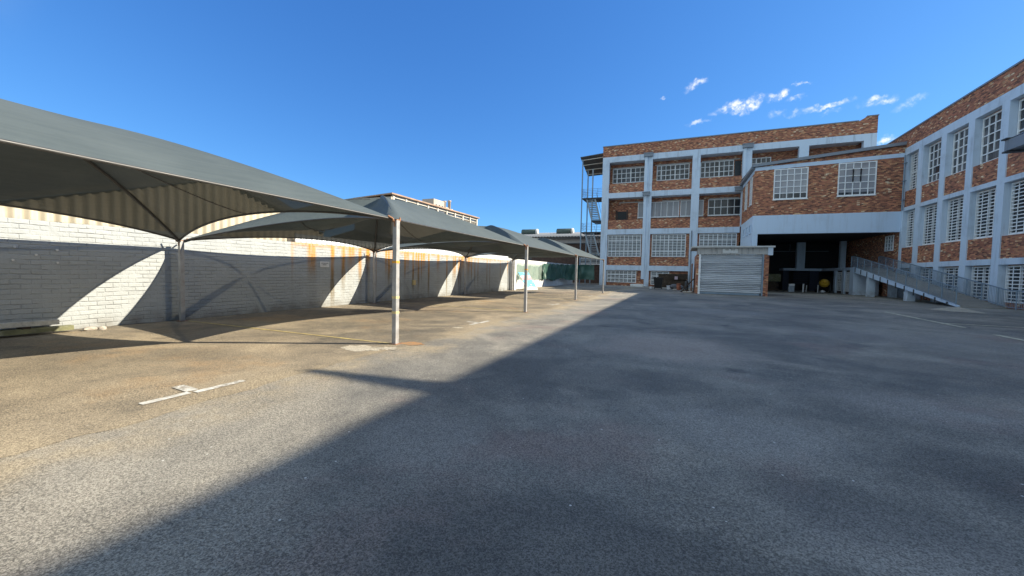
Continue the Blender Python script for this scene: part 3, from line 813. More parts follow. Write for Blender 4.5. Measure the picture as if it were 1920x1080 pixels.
def sideflight(z0, z1, x0, x1, ya, yb, n):
    st = MB()
    for k in range(n):
        t = (k + .5) / n
        xx = x0 + (x1 - x0) * t; zz = z0 + (z1 - z0) * t
        st.box(xx - .55, xx + .55, ya, yb, zz - .05, zz + .02)
    st.build('step', 'grey_metal_paint', FE)
    st = MB()
    st.beam((x0 - .55, ya, z0), (x1 - .55, ya, z1), .05, .2); st.beam((x0 + .55, ya, z0), (x1 + .55, ya, z1), .05, .2)
    st.tube([(x0 + .55, yb, z0 + 1), (x1 + .55, yb, z1 + 1)], .025, 6)
    st.build('stringer', 'grey_metal_paint', FE)
sideflight(8.6, 11.45, -10.35, -11.1, 52.75, 53.3, 12)
sideflight(3.9, 6.9, -10.35, -11.2, 52.75, 53.3, 12)
b = MB(); b.box(-10.9, -9.53, 52.6, 55.4, 8.4, 8.56); b.build('landing', 'dark_steel', FE)
b = MB(); b.box(-10.9, -9.53, 52.6, 55.4, 3.7, 3.86); b.build('landing', 'dark_steel', FE)

# ---------------------------------------------------------------- garage kiosk with roller door
G = thing('roller_door_garage', 'small flat roofed brick garage with a closed grey roller door', 'garage', (4, 36.3, 0))
YG = 36.3
w = MB(); w.box(1.42, 1.62, YG + .06, YG + 5.2, 0, 3.3); w.box(6.24, 6.58, YG + .03, YG + 5.2, 0, 3.3); w.box(1.62, 6.24, YG + 4.9, YG + 5.2, 0, 3.3)
w.build('brick_wall', 'brown_brick', G)
w = MB(); w.box(1.44, 6.46, YG - .02, YG + .3, 3.30, 3.85); w.build('fascia', 'streaked_concrete', G)
w = MB(); w.box(1.0, 6.9, YG - .3, YG + 5.4, 3.853, 3.97); w.build('roof', 'pale_concrete', G)
w = MB(); w.box(6.463, 6.78, YG - .2, YG + 5.2, 3.25, 3.85); w.build('roof_edge', 'blue_grey_paint', G)
w = MB()
n = 21; zz0, zz1 = .18, 3.27
for k in range(n):
    z0 = zz0 + (zz1 - zz0) * k / n; hh = (zz1 - zz0) / n
    pr_ = [(YG + .22, z0), (YG + .22, z0 + hh * .14)]
    for q in range(0, 8):
        t = q / 7
        pr_.append((YG + .205 - .085 * math.sin(PI * (.12 + .88 * t)), z0 + hh * (.14 + .86 * t)))
    pr_ += [(YG + .26, z0 + hh), (YG + .26, z0)]
    w.prism(pr_, 'x', 1.74, 6.13)
door = w.build('roller_door', 'shutter_metal', G)
w = MB(); w.box(1.74, 6.06, YG + .13, YG + .26, .02, .175); w.build('bottom_rail', 'rail_steel', door)
w = MB(); w.box(1.58, 1.735, YG - .03, YG + .3, 0, 3.297); w.build('door_guide', 'white_steel', G)
w = MB(); w.box(6.135, 6.237, YG - .03, YG + .3, 0, 3.297); w.build('door_guide', 'rail_steel', G)
w = MB(); w.box(3.3, 4.4, YG - .05, YG - .022, 3.42, 3.62); w.box(3.3, 3.5, YG - .05, YG - .022, 3.623, 3.75); w.box(3.75, 3.9, YG - .05, YG - .022, 3.623, 3.75); w.box(4.2, 4.4, YG - .05, YG - .022, 3.623, 3.75)
w.build('plate', 'sign_white', G)

# ---------------------------------------------------------------- ramp with railings
RP = thing('access_ramp', 'long sloping access ramp on piers with blue grey railings against the right factory wall', 'ramp', (16.3, 40, 0))
ya, yb, za, zb = 31.3, 46.6, .05, 2.62
def rz(y):
    return za + (zb - za) * (y - ya) / (yb - ya)
w = MB()
w.add([(15.3, ya, .0), (17.3, ya, .0), (17.3, yb, zb - .2), (15.3, yb, zb - .2), (15.3, ya, za), (17.3, ya, za), (17.3, yb, zb), (15.3, yb, zb)],
      [(3, 2, 1, 0), (4, 5, 6, 7), (0, 1, 5, 4), (1, 2, 6, 5), (2, 3, 7, 6), (3, 0, 4, 7)])
w.build('deck', 'apron_concrete', RP)
w = MB()
w.add([(15.2, ya, -.01), (15.297, ya, -.01), (15.297, yb, zb - .46), (15.2, yb, zb - .46), (15.2, ya, .10), (15.297, ya, .10), (15.297, yb, zb + .04), (15.2, yb, zb + .04)],
      [(3, 2, 1, 0), (4, 5, 6, 7), (0, 1, 5, 4), (1, 2, 6, 5), (2, 3, 7, 6), (3, 0, 4, 7)])
ss = w.build('side_beam', 'pale_beam_paint', RP)
y = ya + 1.0
while y < yb - .3:
    w = MB(); w.box(15.17, 15.198, y - .05, y + .05, rz(y) - .37, rz(y) + .05); w.build('fixing_plate', 'dark_steel', ss); y += 1.25
for x, y in ((15.32, 37.4), (15.32, 43.7), (16.8, 37.4), (16.8, 43.7)):
    w = MB(); w.bbox(x, x + .46, y - .25, y + .25, 0, rz(y - .25) - .24, .015); w.build('pier', 'blue_grey_paint', RP)
def railing(x, y0, y1, zf, par):
    n = int((y1 - y0) / 1.35)
    tr = MB(); N = 40
    tr.tube([(x, y0 + (y1 - y0) * i / N, zf(y0 + (y1 - y0) * i / N) + 1.05) for i in range(N + 1)], .035, 8)
    tr.tube([(x, y0 + (y1 - y0) * i / N, zf(y0 + (y1 - y0) * i / N) + .10) for i in range(N + 1)], .022, 6)
    for i in range(n + 1):
        y = y0 + (y1 - y0) * i / n
        tr.tube([(x, y, zf(y)), (x, y, zf(y) + 1.05)], .032, 6)
    r = tr.build('railing', 'rail_steel', par)
    tb = MB(); y = y0 + .13
    while y < y1:
        tb.tube([(x, y, zf(y) + .1), (x, y, zf(y) + 1.04)], .009, 5, False); y += .12
    tb.build('baluster', 'rail_steel', r)
railing(15.25, ya + .3, yb + .6, lambda y: rz(min(y, yb)), RP)
railing(17.2, 26.5, yb + .4, lambda y: max(rz(min(y, yb)), .02), RP)

# ---------------------------------------------------------------- left boundary wall and what stands behind it
XW = -12.65
W = thing('boundary_wall', 'white painted brick wall with rust streaks along the left side behind the carport', 'wall', (XW, 10, 0))
w = MB(); w.box(XW - .25, XW, -9, 29.4, 0, 2.42); w.build('masonry', 'white_painted_brick', W)
w = MB(); w.bbox(XW - .05, XW + .42, 29.4, 29.75, 0, 2.46, .015); w.build('end_pier', 'white_plaster', W)
for dy, z in ((3.45, 1.83), (4.05, 1.80), (3.42, 1.56), (4.05, 1.52), (3.74, 1.68)):
    w = MB(); w.tube([(XW, dy, z), (XW + .03, dy, z)], .022, 8); w.build('bolt', 'sign_white', W)
W2 = thing('end_wall', 'plain white wall beyond the carport with green sheeting hung over it', 'wall', (-13.1, 40, 0))
w = MB(); w.box(-13.4, -13.1, 29.77, 51.5, 0, 2.62); w.build('masonry', 'white_plaster', W2)
w = MB(); w.bbox(-13.099, -12.75, 29.77, 30.6, 0, .8, .02); w.build('plinth', 'white_plaster', W2)
w = MB(); w.box(-13.098, -12.98, 31.0, 51.5, 0, .8); w.build('base_course', 'white_plaster', W2)

def corrugated(mb, x, y0, y1, zf0, zf1, pitch=.19, amp=.035, step=8):
    top = zf1 if callable(zf1) else (lambda y: zf1)
    n = int((y1 - y0) / pitch * step); v = []; f = []
    for i in range(n + 1):
        y = y0 + (y1 - y0) * i / n
        xx = x + amp * math.sin(2 * PI * (y - y0) / pitch)
        v += [(xx, y, zf0), (xx, y, top(y))]
    for i in range(n):
        f.append((2 * i, 2 * i + 2, 2 * i + 3, 2 * i + 1))
    # back skin keeps the sheet a real thickness
    o = len(v)
    v += [(p[0] - .03, p[1], p[2]) for p in v]
    for i in range(n):
        f.append((o + 2 * i, o + 2 * i + 1, o + 2 * i + 3, o + 2 * i + 2))
    f += [(1 + 2 * i, 3 + 2 * i, o + 3 + 2 * i, o + 1 + 2 * i) for i in range(n)]
    mb.add(v, f, True)
CS = thing('corrugated_shed', 'cream corrugated gable wall of a shed rising just behind the near left wall', 'shed', (-13.2, 3, 0))
gt = lambda y: max(2.5, 2.78 + (y - 3.4) * .33) if y < 7.6 else 4.166 - (y - 7.6) * .33
w = MB(); corrugated(w, -13.0, -8, 11.4, 2.3, gt, .23, .04); w.build('cladding', 'cream_sheeting', CS)
w = MB()
ys = [-8, 2.55, 7.6, 11.4]
for k in range(3):
    a_, b_ = ys[k], ys[k + 1]; za_, zb_ = gt(a_) + .003, gt(b_) + .003
    f_ = [(a_, za_, -12.9), (b_, zb_, -12.9), (b_, 6.4, -20), (a_, 6.4, -20)]
    w.add([(x, y, z) for (y, z, x) in f_] + [(x, y, z + .14) for (y, z, x) in f_], [(3, 2, 1, 0), (4, 5, 6, 7), (0, 1, 5, 4), (1, 2, 6, 5), (2, 3, 7, 6), (3, 0, 4, 7)])
w.build('roof', 'shed_dark', CS)
w = MB(); w.prism([(-13.1, 0), (-13.1, 2.9), (-19.95, 6.38), (-19.95, 0)], 'y', 11.2, 11.39); w.box(-19.9, -13.1, -8, -7.9, 0, 2.45); w.build('end_wall', 'shed_dark', CS)
w = MB(); corrugated(w, -12.78, 10.0, 29.3, 2.425, 2.74, .23, .03)
tag(w.build('corrugated_fence', 'galvanised_sheeting', None, (-12.82, 20, 2.42)), 'low strip of pale corrugated sheeting standing on top of the rust streaked wall', 'fence')
# dark pitched shed roofs over the wall, far left
SH = thing('dark_shed', 'low dark roofed shed seen just above the middle of the left wall', 'shed', (-20, 30, 0))
w = MB(); w.box(-26, -17, 22, 44, 0, 3.3); w.build('wall', 'shed_dark', SH)
w = MB(); w.add([(-16.6, 21.6, 3.31), (-16.6, 44.4, 3.31), (-21.5, 44.4, 4.3), (-21.5, 21.6, 4.3), (-26.4, 44.4, 3.31), (-26.4, 21.6, 3.31)], [(0, 1, 2, 3), (3, 2, 4, 5), (0, 3, 5), (1, 4, 2), (0, 5, 4, 1)]); w.build('roof', 'shed_dark', SH)

# small fixtures on the left wall
sg = thing('wall_sign', 'small white lettered notice fixed to the streaked wall', 'sign', (XW, 11.15, 1.66))
w = MB(); w.box(XW + .003, XW + .02, 10.95, 11.37, 1.55, 1.77); w.build('plate', 'sign_white', sg)
w = MB()
for k, (l, r) in enumerate(((11.0, 11.32), (11.06, 11.24))):
    yy = l
    while yy < r:
        ww = random.uniform(.015, .04); w.box(XW + .021, XW + .024, yy, min(yy + ww, r), 1.69 - k * .06, 1.715 - k * .06); yy += ww + .012
w.build('lettering', 'sign_ink', sg)
w = MB(); w.bbox(XW + .003, XW + .09, 16.6, 16.82, .72, .98, .01)
w.bbox(XW + .091, XW + .10, 16.64, 16.78, .77, .93, .004)
tag(w.build('junction_box', 'yellow_tape', None, (XW, 16.7, .85)), 'small cream box fixed low on the streaked wall', 'electrical box')

# beams lying against the wall at the near left
def plank(name, x0, x1, y0, y1, z0, z1, mat, label):
    w = MB(); w.bbox(x0, x1, y0, y1, z0, z1, .006)
    o = w.build(name, mat, None, ((x0 + x1) / 2, (y0 + y1) / 2, z0)); tag(o, label, 'timber', 'timbers stacked at the foot of the left wall'); return o
plank('wooden_beam', -12.42, -12.24, -3.5, 4.15, .05, .15, 'mossy_timber', 'lower mossy green beam lying along the foot of the left wall')
plank('wooden_beam', -12.5, -12.3, -3.5, 3.95, .19, .29, 'grey_timber', 'upper bare grey beam lying along the foot of the left wall')
for yy in (-2.5, 1.0, 3.4):
    w = MB(); w.bbox(-12.52, -12.22, yy, yy + .12, .151, .189, .004)
    tag(w.build('wooden_batten', 'dark_timber', None, (-12.4, yy, .15)), 'thin dark batten between the two stacked beams by the left wall', 'timber', 'battens between the stacked beams')
rb = MB(); random.seed(3)
def stone(mb, c, r, seed):
    bm = bmesh.new(); bmesh.ops.create_icosphere(bm, subdivisions=2, radius=1)
    vs = [(c[0] + q.co.x * r[0] * (1 + .4 * mnoise.noise(q.co * 1.7 + Vector((seed, 0, 0)))), c[1] + q.co.y * r[1] * (1 + .4 * mnoise.noise(q.co * 1.7 + Vector((0, seed, 0)))), c[2] + q.co.z * r[2]) for q in bm.verts]
    mb.add(vs, [[q.index for q in f.verts] for f in bm.faces]); bm.free()
for k, (x, y, r, lab) in enumerate(((-12.2, 4.38, .09, 'largest pale rubble lump at the end of the stacked beams'), (-12.05, 4.55, .05, 'small pale rubble lump furthest from the stacked beams'), (-12.3, 4.62, .06, 'pale rubble lump against the foot of the lit wall'))):
    s = MB(); stone(s, (x, y, r * .5), (r, r * 1.3, r * .6), k * 3.1)
    tag(s.build('rubble_lump', 'rubble_stone', None, (x, y, 0)), lab, 'rubble', 'rubble by the stacked beams')

# ---------------------------------------------------------------- carport canopies
XP, XI = -5.3, -12.35
PY = [-1.6, 6.43, 13.87, 21.8, 30.6]
WY = [-1.8, 6.25, 13.55, 21.6, 29.2]
ZP = [2.6, 2.56, 2.53, 2.52, 2.58]
ZW = [2.2, 2.2, 2.3, 2.38, 2.45]
def canopy(i, label):
    c4 = [Vector((XP - .02, PY[i] + .05, ZP[i])), Vector((XP - .02, PY[i + 1] - .05, ZP[i + 1])), Vector((XI + .04, WY[i + 1] - .05, ZW[i + 1])), Vector((XI + .04, WY[i] + .05, ZW[i]))]
    cen = sum(c4, Vector()) / 4
    apex = Vector((cen.x - .1, cen.y, (3.82, 3.9, 3.88, 3.98)[i]))
    T = thing('shade_canopy', label, 'canopy', (cen.x, cen.y, 0), 'carport shade canopies')
    def hip(k, c):
        p = apex.lerp(c, k)
        q = 1 - k ** (1.42, 1.3, 1.3, 1.3)[i]
        q = q * (1 - .06 * math.exp(-(k / (.22 if i == 0 else .10)) ** 2))
        p.z = c.z + (apex.z - c.z) * q
        return p
    sag = [(Vector((-.80, 0, 0)), .14), (Vector((0, -(.50, .66, .66, .6)[i], 0)), .33), (Vector((.6, 0, 0)), (.42, .28, .30, .32)[i]), (Vector((0, .66, 0)), .33)]
    NR, NSG = 18, 18
    mb = MB(); v = []; f = []; edges = []
    for e in range(4):
        a, b = c4[e], c4[(e + 1) % 4]
        inn, up = sag[e]
        o = len(v)
        for r in range(NR + 1):
            k = max(r / NR, .001)
            pa, pb = hip(k, a), hip(k, b)
            for s in range(NSG + 1):
                t = s / NSG
                w = 4 * t * (1 - t) * k ** 2
                p = pa.lerp(pb, t) + inn * w
                p.z += up * w - (.03 if i == 0 else .10, .26 if i == 0 else .62, .25, .26 if i == 0 else .62)[e] * 4 * t * (1 - t) * (4 * k * (1 - k)) ** .8
                v.append(p)
        for r in range(NR):
            for s in range(NSG):
                f.append((o + r * (NSG + 1) + s, o + r * (NSG + 1) + s + 1, o + (r + 1) * (NSG + 1) + s + 1, o + (r + 1) * (NSG + 1) + s))
        edges.append([v[o + NR * (NSG + 1) + s] for s in range(NSG + 1)])
    mb.add(v, f, True)
    cl = mb.build('cloth', 'shade_cloth', T)
    bm = bmesh.new(); bm.from_mesh(cl.data); bmesh.ops.remove_doubles(bm, verts=bm.verts[:], dist=.004)
    bmesh.ops.recalc_face_normals(bm, faces=bm.faces[:]); bm.to_mesh(cl.data); bm.free()
    hem = MB()
    for E in edges:
        hem.tube([p + Vector((0, 0, -.012)) for p in E], .022, 6)
    hem.build('hem', 'canopy_tube', T)
    for c in c4:
        h_ = MB(); h_.tube([hip(k / 16, c) + Vector((0, 0, -.045)) for k in range(1, 17)], .032, 8); h_.build('hip_tube', 'canopy_tube', T)
    for e in (1, 3):      # a seam rope from the peak to the middle of each side hem
        mid = edges[e][NSG // 2]
        o = e * (NR + 1) * (NSG + 1)
        h_ = MB(); h_.tube([v[o + r * (NSG + 1) + NSG // 2] + Vector((0, 0, -.02)) for r in range(2, NR + 1)], .010, 6); h_.build('seam_rope', 'canopy_tube', T)
    return T
canopy(0, 'nearest grey shade cloth canopy, large and cut off by the left edge of the picture')
canopy(1, 'second grey shade cloth canopy from the camera, starting at the orange taped post')
canopy(2, 'third grey shade cloth canopy from the camera, starting at the second front post')
canopy(3, 'farthest grey shade cloth canopy, the one nearest the warehouse')

def post(i, x, y, zt, label, wall=False):
    T = thing('carport_post', label, 'post', (x, y, 0), 'wall side carport posts' if wall else 'front carport posts')
    w = MB(); w.bbox(x - .05, x + .05, y - .05, y + .05, 0, zt - .03, .006); w.build('shaft', 'post_steel', T)
    w = MB(); w.bbox(x - .055, x + .055, y - .055, y + .055, zt - .03, zt - .012, .004)
    w.build('cap', 'rusted_steel', T)
    for s in (-1, 1):
        w = MB(); w.tube([(x, y + s * .035, zt - .16), (x, y + s * .035, zt - .028)], .03, 8); w.tube([(x, y + s * .08, zt - .06), (x, y + s * .12, zt + .0), (x - .06, y + s * .18, zt + .04)], .02, 8); w.build('bracket', 'rusted_steel', T)
    w = MB(); w.bbox(x - .09, x + .09, y - .09, y + .09, 0.004, .016, .003); w.build('base_plate', 'rusted_steel', T)
    return T
def band(T, x, y, z, hh, mat):
    w = MB(); w.box(x - .0525, x + .0525, y - .0525, y + .0525, z, z + hh); w.build('tape_band', mat, T)
for i, lab in enumerate(('nearest front carport post standing just behind the left edge of the picture', 'tall square front carport post with orange and yellow tape bands, closest to the camera', 'second front carport post from the camera, slim and grey with one faint tape band', 'third front carport post from the camera', 'farthest front carport post, in front of the warehouse corner')):
    T = post(i, XP, PY[i], ZP[i], lab)
    if i == 1:
        band(T, XP, PY[i], 1.66, .05, 'orange_tape'); band(T, XP, PY[i], .94, .05, 'yellow_tape'); band(T, XP, PY[i], .63, .05, 'yellow_tape')
    if i == 2:
        band(T, XP, PY[i], 1.6, .05, 'orange_tape')
for i, lab in enumerate(('carport post against the wall just behind the left edge of the picture', 'nearest carport post in view against the white wall', 'carport post against the wall beside the thickest rust streaks', 'carport post against the wall behind the second front post', 'last carport post against the wall beside its white end pier')):
    post(i, XI, WY[i], ZW[i], lab, True)

# ---------------------------------------------------------------- tarpaulin and board at the far end of the wall
TP = thing('tarpaulin', 'long dark green tarpaulin hanging in folds over the far white wall', 'tarpaulin', (-13, 40, 0))
path = [Vector((-12.93, 38.0)), Vector((-12.93, 44.0)), Vector((-12.5, 47.3)), Vector((-11.3, 48.7)), Vector((-9.75, 49.3))]
def along(t):
    L_ = [(path[i + 1] - path[i]).length for i in range(len(path) - 1)]; d = t * sum(L_)
    for i, l in enumerate(L_):
        if d <= l or i == len(L_) - 1:
            return path[i].lerp(path[i + 1], min(d / l, 1)), (path[i + 1] - path[i]).normalized()
        d -= l
n, mz = 220, 16; v = []; f = []
for i in range(n + 1):
    t = i / n
    p, d = along(t); nr = Vector((d.y, -d.x))
    for j in range(mz + 1):
        s = j / mz
        fold = .16 * math.sin(t * 70 + 2.2 * s + 1.5 * math.sin(t * 23)) * (.35 + .65 * s) + .1 * mnoise.noise((t * 18, s * 2.5, 0))
        q = p + nr * (.16 + fold)
        zt = 2.32 + .10 * abs(math.sin(t * 26)) + .18 * t
        zb_ = .72 + .12 * math.sin(t * 15) - .25 * max(0, t - .75) * 4 * .6
        v.append((q.x + d.x * .3 * s * math.sin(t * 40) * .3, q.y, zt + (zb_ - zt) * s))
for i in range(n):
    for j in range(mz):
        a = i * (mz + 1) + j; f.append((a, a + 1, a + mz + 2, a + mz + 1))
MB().add(v, f, True).build('sheet', 'green_tarp', TP)
w = MB()
for k in range(0, n + 1, 12):
    p = v[k * (mz + 1)]
    w.tube([p, (p[0] - .12, p[1], p[2] + .12)], .012, 5)
w.build('tie_cord', 'dark_steel', TP)
NTp = MB(); v = []; f = []
for i in range(61):
    y = 29.8 + 8.4 * i / 60
    for j in range(9):
        s = j / 8
        v.append((-12.84 + .05 * math.sin(y * 4 + s) + .04 * mnoise.noise((y, s * 2, 0)), y, 2.28 + .03 * math.sin(y * 2) + (.82 - 2.28) * s))
for i in range(60):
    for j in range(8):
        a = i * 9 + j; f.append((a, a + 1, a + 10, a + 9))
NTp.add(v, f, True)
tag(NTp.build('shade_net', 'thin_green_net', None, (-12.9, 34, 0)), 'thin pale green netting stretched flat on the sunlit part of the far wall', 'net')
BD = thing('leaning_board', 'printed blue and pink board leaning against the far wall behind a front post', 'board', (-11.9, 31.2, 0))
w = MB()
p0, p1 = Vector((-11.62, 30.9, .02)), Vector((-11.1, 32.0, .02))
back = Vector((-1.0, .25, 0)); hgt = Vector((0, 0, 1.45)) + back
d = (p1 - p0).normalized(); nrm = d.cross(hgt.normalized()) * .04
vs = [p0, p1, p1 + hgt, p0 + hgt]
w.add(vs + [q - nrm for q in vs], [(0, 1, 2, 3), (7, 6, 5, 4), (0, 4, 5, 1), (1, 5, 6, 2), (2, 6, 7, 3), (3, 7, 4, 0)])
w.build('panel', 'printed_board', BD)
w = MB(); w.beam(p0 + hgt * .95 - nrm * 1.5, p0 + back * 1.5 + Vector((0, 0, .0)) - nrm * 3, .04); w.beam(p1 + hgt * .95 - nrm * 1.5, p1 + back * 1.5 - nrm * 3, .04); w.build('strut', 'grey_timber', BD)

# ---------------------------------------------------------------- clutter by the warehouse and garage
def bin_(x, y, label):
    T = thing('wheeled_bin', label, 'bin', (x, y, 0))
    w = MB(); w.add([(x - .34, y - .36, .12), (x + .34, y - .36, .12), (x + .34, y + .36, .12), (x - .34, y + .36, .12), (x - .44, y - .46, 1.15), (x + .44, y - .46, 1.15), (x + .44, y + .46, 1.15), (x - .44, y + .46, 1.15)],
                    [(3, 2, 1, 0), (4, 5, 6, 7), (0, 1, 5, 4), (1, 2, 6, 5), (2, 3, 7, 6), (3, 0, 4, 7)]); w.build('tub', 'black_plastic', T)
    w = MB(); w.bbox(x - .47, x + .47, y - .5, y + .48, 1.152, 1.21, .02); w.tube([(x - .4, y + .52, 1.2), (x + .4, y + .52, 1.2)], .03); w.build('lid', 'black_plastic', T)
    for s in (-1, 1):
        w = MB(); w.lathe((x + s * .36, y + .3, .12), [(.001, -.03), (.12, -.03), (.12, .03), (.001, .03)], 18, (1, 0, 0)); w.build('wheel', 'rubber', T)
bin_(-1.88, 44.0, 'black wheeled bin standing in front of the dark boards')
w = MB(); w.bbox(-5.25, -3.75, 49.0, 49.6, 0, .34, .03); w.box(-5.2, -3.8, 48.97, 48.998, .05, .29)
tag(w.build('concrete_block', 'white_plaster', None, (-4.5, 49.3, 0)), 'long low white block on the ground below the warehouse windows', 'block')
w = MB(); w.bbox(-1.05, -.75, 44.3, 44.7, 0, .36, .03); w.bbox(-1.08, -.72, 44.27, 44.73, .361, .40, .01)
tag(w.build('plastic_crate', 'white_plastic', None, (-.9, 44.5, 0)), 'small white box just right of the black bin', 'box')
w = MB(); w.bbox(-2.75, -2.5, 44.3, 44.6, 0, .2, .03); w.bbox(-2.77, -2.48, 44.28, 44.62, .201, .23, .01)
tag(w.build('plastic_crate', 'white_plastic', None, (-2.6, 44.4, 0)), 'low white box peeping out left of the black bin', 'box')
for k, (x0, x1, z0, z1, y0) in enumerate(((-2.2, 1.05, .55, 1.62, 51.5), (-1.7, .9, .1, .85, 51.0), (-.7, 1.1, .95, 1.55, 51.2))):
    w = MB()
    w.beam(((x0 + x1) / 2 - (x1 - x0) / 2, y0, (z0 + z1) / 2), ((x0 + x1) / 2 + (x1 - x0) / 2, y0, (z0 + z1) / 2 + (.05, -.04, .08)[k]), .06, z1 - z0)
    for q in range(4):
        w.beam((x0, y0 - .045, z0 + (z1 - z0) * (q + .5) / 4), (x1, y0 - .045, z0 + (z1 - z0) * (q + .5) / 4), .03, .05)
    tag(w.build('timber_board', 'dark_timber', None, ((x0 + x1) / 2, y0, z0)), ('widest dark board leaning on the warehouse wall behind the bin', 'lowest dark board of those stacked behind the bin', 'narrow dark board between the bin and the garage')[k], 'board', 'dark boards leaning on the warehouse wall')
# posts that hold the boards off the ground so that they rest on something
w = MB(); w.bbox(-2.0, 1.0, 51.2, 51.85, 0, .1, .01); w.bbox(-1.9, .9, 51.55, 51.85, .101, .545, .01)
tag(w.build('timber_stack', 'dark_timber', None, (-.5, 51.5, 0)), 'low dark timber stack on the ground under the leaning boards', 'timber')
w = MB(); w.box(-.35, .0, 50.9, 50.92, 1.0, 1.35); w.box(-.33, -.02, 50.921, 50.94, .97, .998)
tag(w.build('notice', 'pink_notice', None, (-.17, 50.9, 1)), 'small pinkish notice fixed to the dark boards', 'sign')
for k, (x, y, rx, rz_, lab) in enumerate(((-.35, 45.6, .42, .30, 'left grey sack slumped between the bin and the rusty drum'), (.25, 45.8, .4, .24, 'right grey sack slumped beside the rusty drum'))):
    w = MB(); stone(w, (x, y, rz_ * .9), (rx, .35, rz_), k * 7 + 2)
    tag(w.build('sack', 'grey_sacking', None, (x, y, 0)), lab, 'sack', 'sacks by the rusty drum')
T = thing('clay_drum', 'reddish brown open drum on the ground left of the garage', 'drum', (.12, 43.2, 0))
w = MB(); w.lathe((.12, 43.2, 0), [(.001, 0), (.2, 0), (.21, .05), (.2, .3), (.215, .33), (.2, .36), (.2, .66), (.215, .69), (.18, .69), (.17, .1), (.001, .1)], 20); w.build('barrel', 'terracotta', T)
w = MB(); w.lathe((.12, 43.2, .6), [(.214, 0), (.226, .02), (.214, .04)], 20); w.build('hoop', 'rusted_steel', T)
for k, (x, y, r, lab) in enumerate(((-.22, 42.6, .13, 'white lump of rubble left of the reddish drum'), (.62, 37.2, .13, 'grey lump of rubble on the ground by the left garage corner'), (1.0, 36.9, .17, 'brown lump of rubble at the foot of the left garage wall'), (.75, 38.5, .2, 'dark lump of rubble behind the others beside the garage'))):
    s = MB(); stone(s, (x, y, r * .5), (r * 1.4, r, r * .7), k * 5.3 + 1)
    tag(s.build('rubble_lump', 'rubble_stone' if k != 3 else 'dark_timber', None, (x, y, 0)), lab, 'rubble', 'rubble beside the garage')
T = thing('gas_cylinder', 'dark steel cylinder standing beside the left garage wall', 'cylinder', (.78, 39.6, 0))
w = MB(); w.lathe((.78, 39.6, 0), [(.001, 0), (.15, 0), (.16, .04), (.16, .85), (.12, .97), (.05, 1.0), (.04, 1.1), (.001, 1.1)], 18); w.build('body', 'dark_steel', T)
w = MB(); w.lathe((.78, 39.6, 1.1), [(.001, 0), (.05, 0), (.05, .05), (.001, .05)], 12); w.build('valve', 'rusted_steel', T)
w = MB(); w.tube([(.35, 38.4, .05), (1.32, 38.9, 1.2)], .05, 8); w.tube([(.35, 38.4, .05), (.30, 38.37, .04)], .07, 8)
tag(w.build('leaning_pole', 'dark_timber', None, (.6, 38.5, 0)), 'brown pole leaning on the left side of the garage', 'pole')
T = thing('corrugated_sheet', 'rusty brown sheet leaning on the left garage wall', 'sheet', (1.2, 40, 0))
w = MB(); corrugated(w, 1.2, 38.9, 41.2, .02, 2.6, .2, .02); w.build('metal_sheet', 'rusted_steel', T)

# under the bridge block
T = thing('jerry_can', 'pale blue plastic can standing in the dark loading bay', 'container', (11.1, 49.6, 0))
w = MB(); w.bbox(10.82, 11.35, 49.45, 49.8, 0, .62, .06); w.build('body', 'grey_plastic', T)
w = MB(); w.bbox(10.86, 11.36, 49.44, 49.81, .64, .86, .04); w.build('lid', 'white_plastic', T)
for k, (x, y, hh, lab) in enumerate(((12.2, 49.9, .85, 'thick white plastic pipe standing in the loading bay'), (12.55, 50.2, .7, 'short white plastic pipe beside the thick one'), (13.65, 50.6, .75, 'thin white plastic pipe standing nearest the yellow drum'))):
    w = MB(); w.tube([(x, y, 0), (x + .02, y, hh)], .075 if k == 0 else .035, 10); w.lathe((x + .02, y, hh - .02), [(.08 if k == 0 else .04, 0), (.095 if k == 0 else .05, .03), (.08 if k == 0 else .04, .06)], 10)
    tag(w.build('plastic_pipe', 'white_plastic', None, (x, y, 0)), lab, 'pipe', 'white pipes in the loading bay')
T = thing('cement_mixer', 'dark stand carrying a round yellow drum in the loading bay', 'mixer', (14.3, 51.0, 0))
w = MB(); w.lathe((14.3, 51.0, 1.0), [(.001, -.35), (.22, -.34), (.44, -.1), (.44, .12), (.26, .42), (.24, .42), (.001, .2)], 22, (-.15, -.9, .35)); w.build('drum', 'yellow_enamel', T)
w = MB()
for sx in (-1, 1):
    w.beam((14.3 + sx * .52, 50.7, 0.05), (14.3 + sx * .5, 51.0, 1.05), .06); w.beam((14.3 + sx * .52, 51.4, 0.05), (14.3 + sx * .5, 51.0, 1.05), .06)
w.beam((13.8, 51.0, 1.0), (14.8, 51.0, 1.0), .05); w.build('stand', 'dark_steel', T)
for sx in (-1, 1):
    w = MB(); w.lathe((14.3 + sx * .58, 51.4, .2), [(.001, -.04), (.2, -.04), (.2, .04), (.001, .04)], 18, (1, 0, 0)); w.build('wheel', 'rubber', T)
w = MB(); stone(w, (13.98, 50.2, .14), (.2, .16, .15), 4.4)
tag(w.build('cement_bag', 'white_plastic', None, (13.98, 50.2, 0)), 'crumpled white bag on the floor below the yellow drum', 'bag')
for k in range(6):
    w = MB(); w.bbox(7.3 + .12 * (k % 2), 10.6 - .15 * (k % 3), 52.5, 54.0, .0 + k * .17, .165 + k * .17, .01)
    tag(w.build('timber_beam', 'dark_timber', None, (9, 53, k * .17)), 'dark timber in the stack at the left of the loading bay, %s' % ('lowest', 'second from the ground', 'third from the ground', 'fourth from the ground', 'second from the top', 'topmost')[k], 'timber', 'timbers stacked in the loading bay')
w = MB(); w.bbox(8.0, 10.9, 53.4, 53.7, 1.03, 1.9, .02); w.box(8.05, 10.85, 53.37, 53.398, 1.2, 1.3)
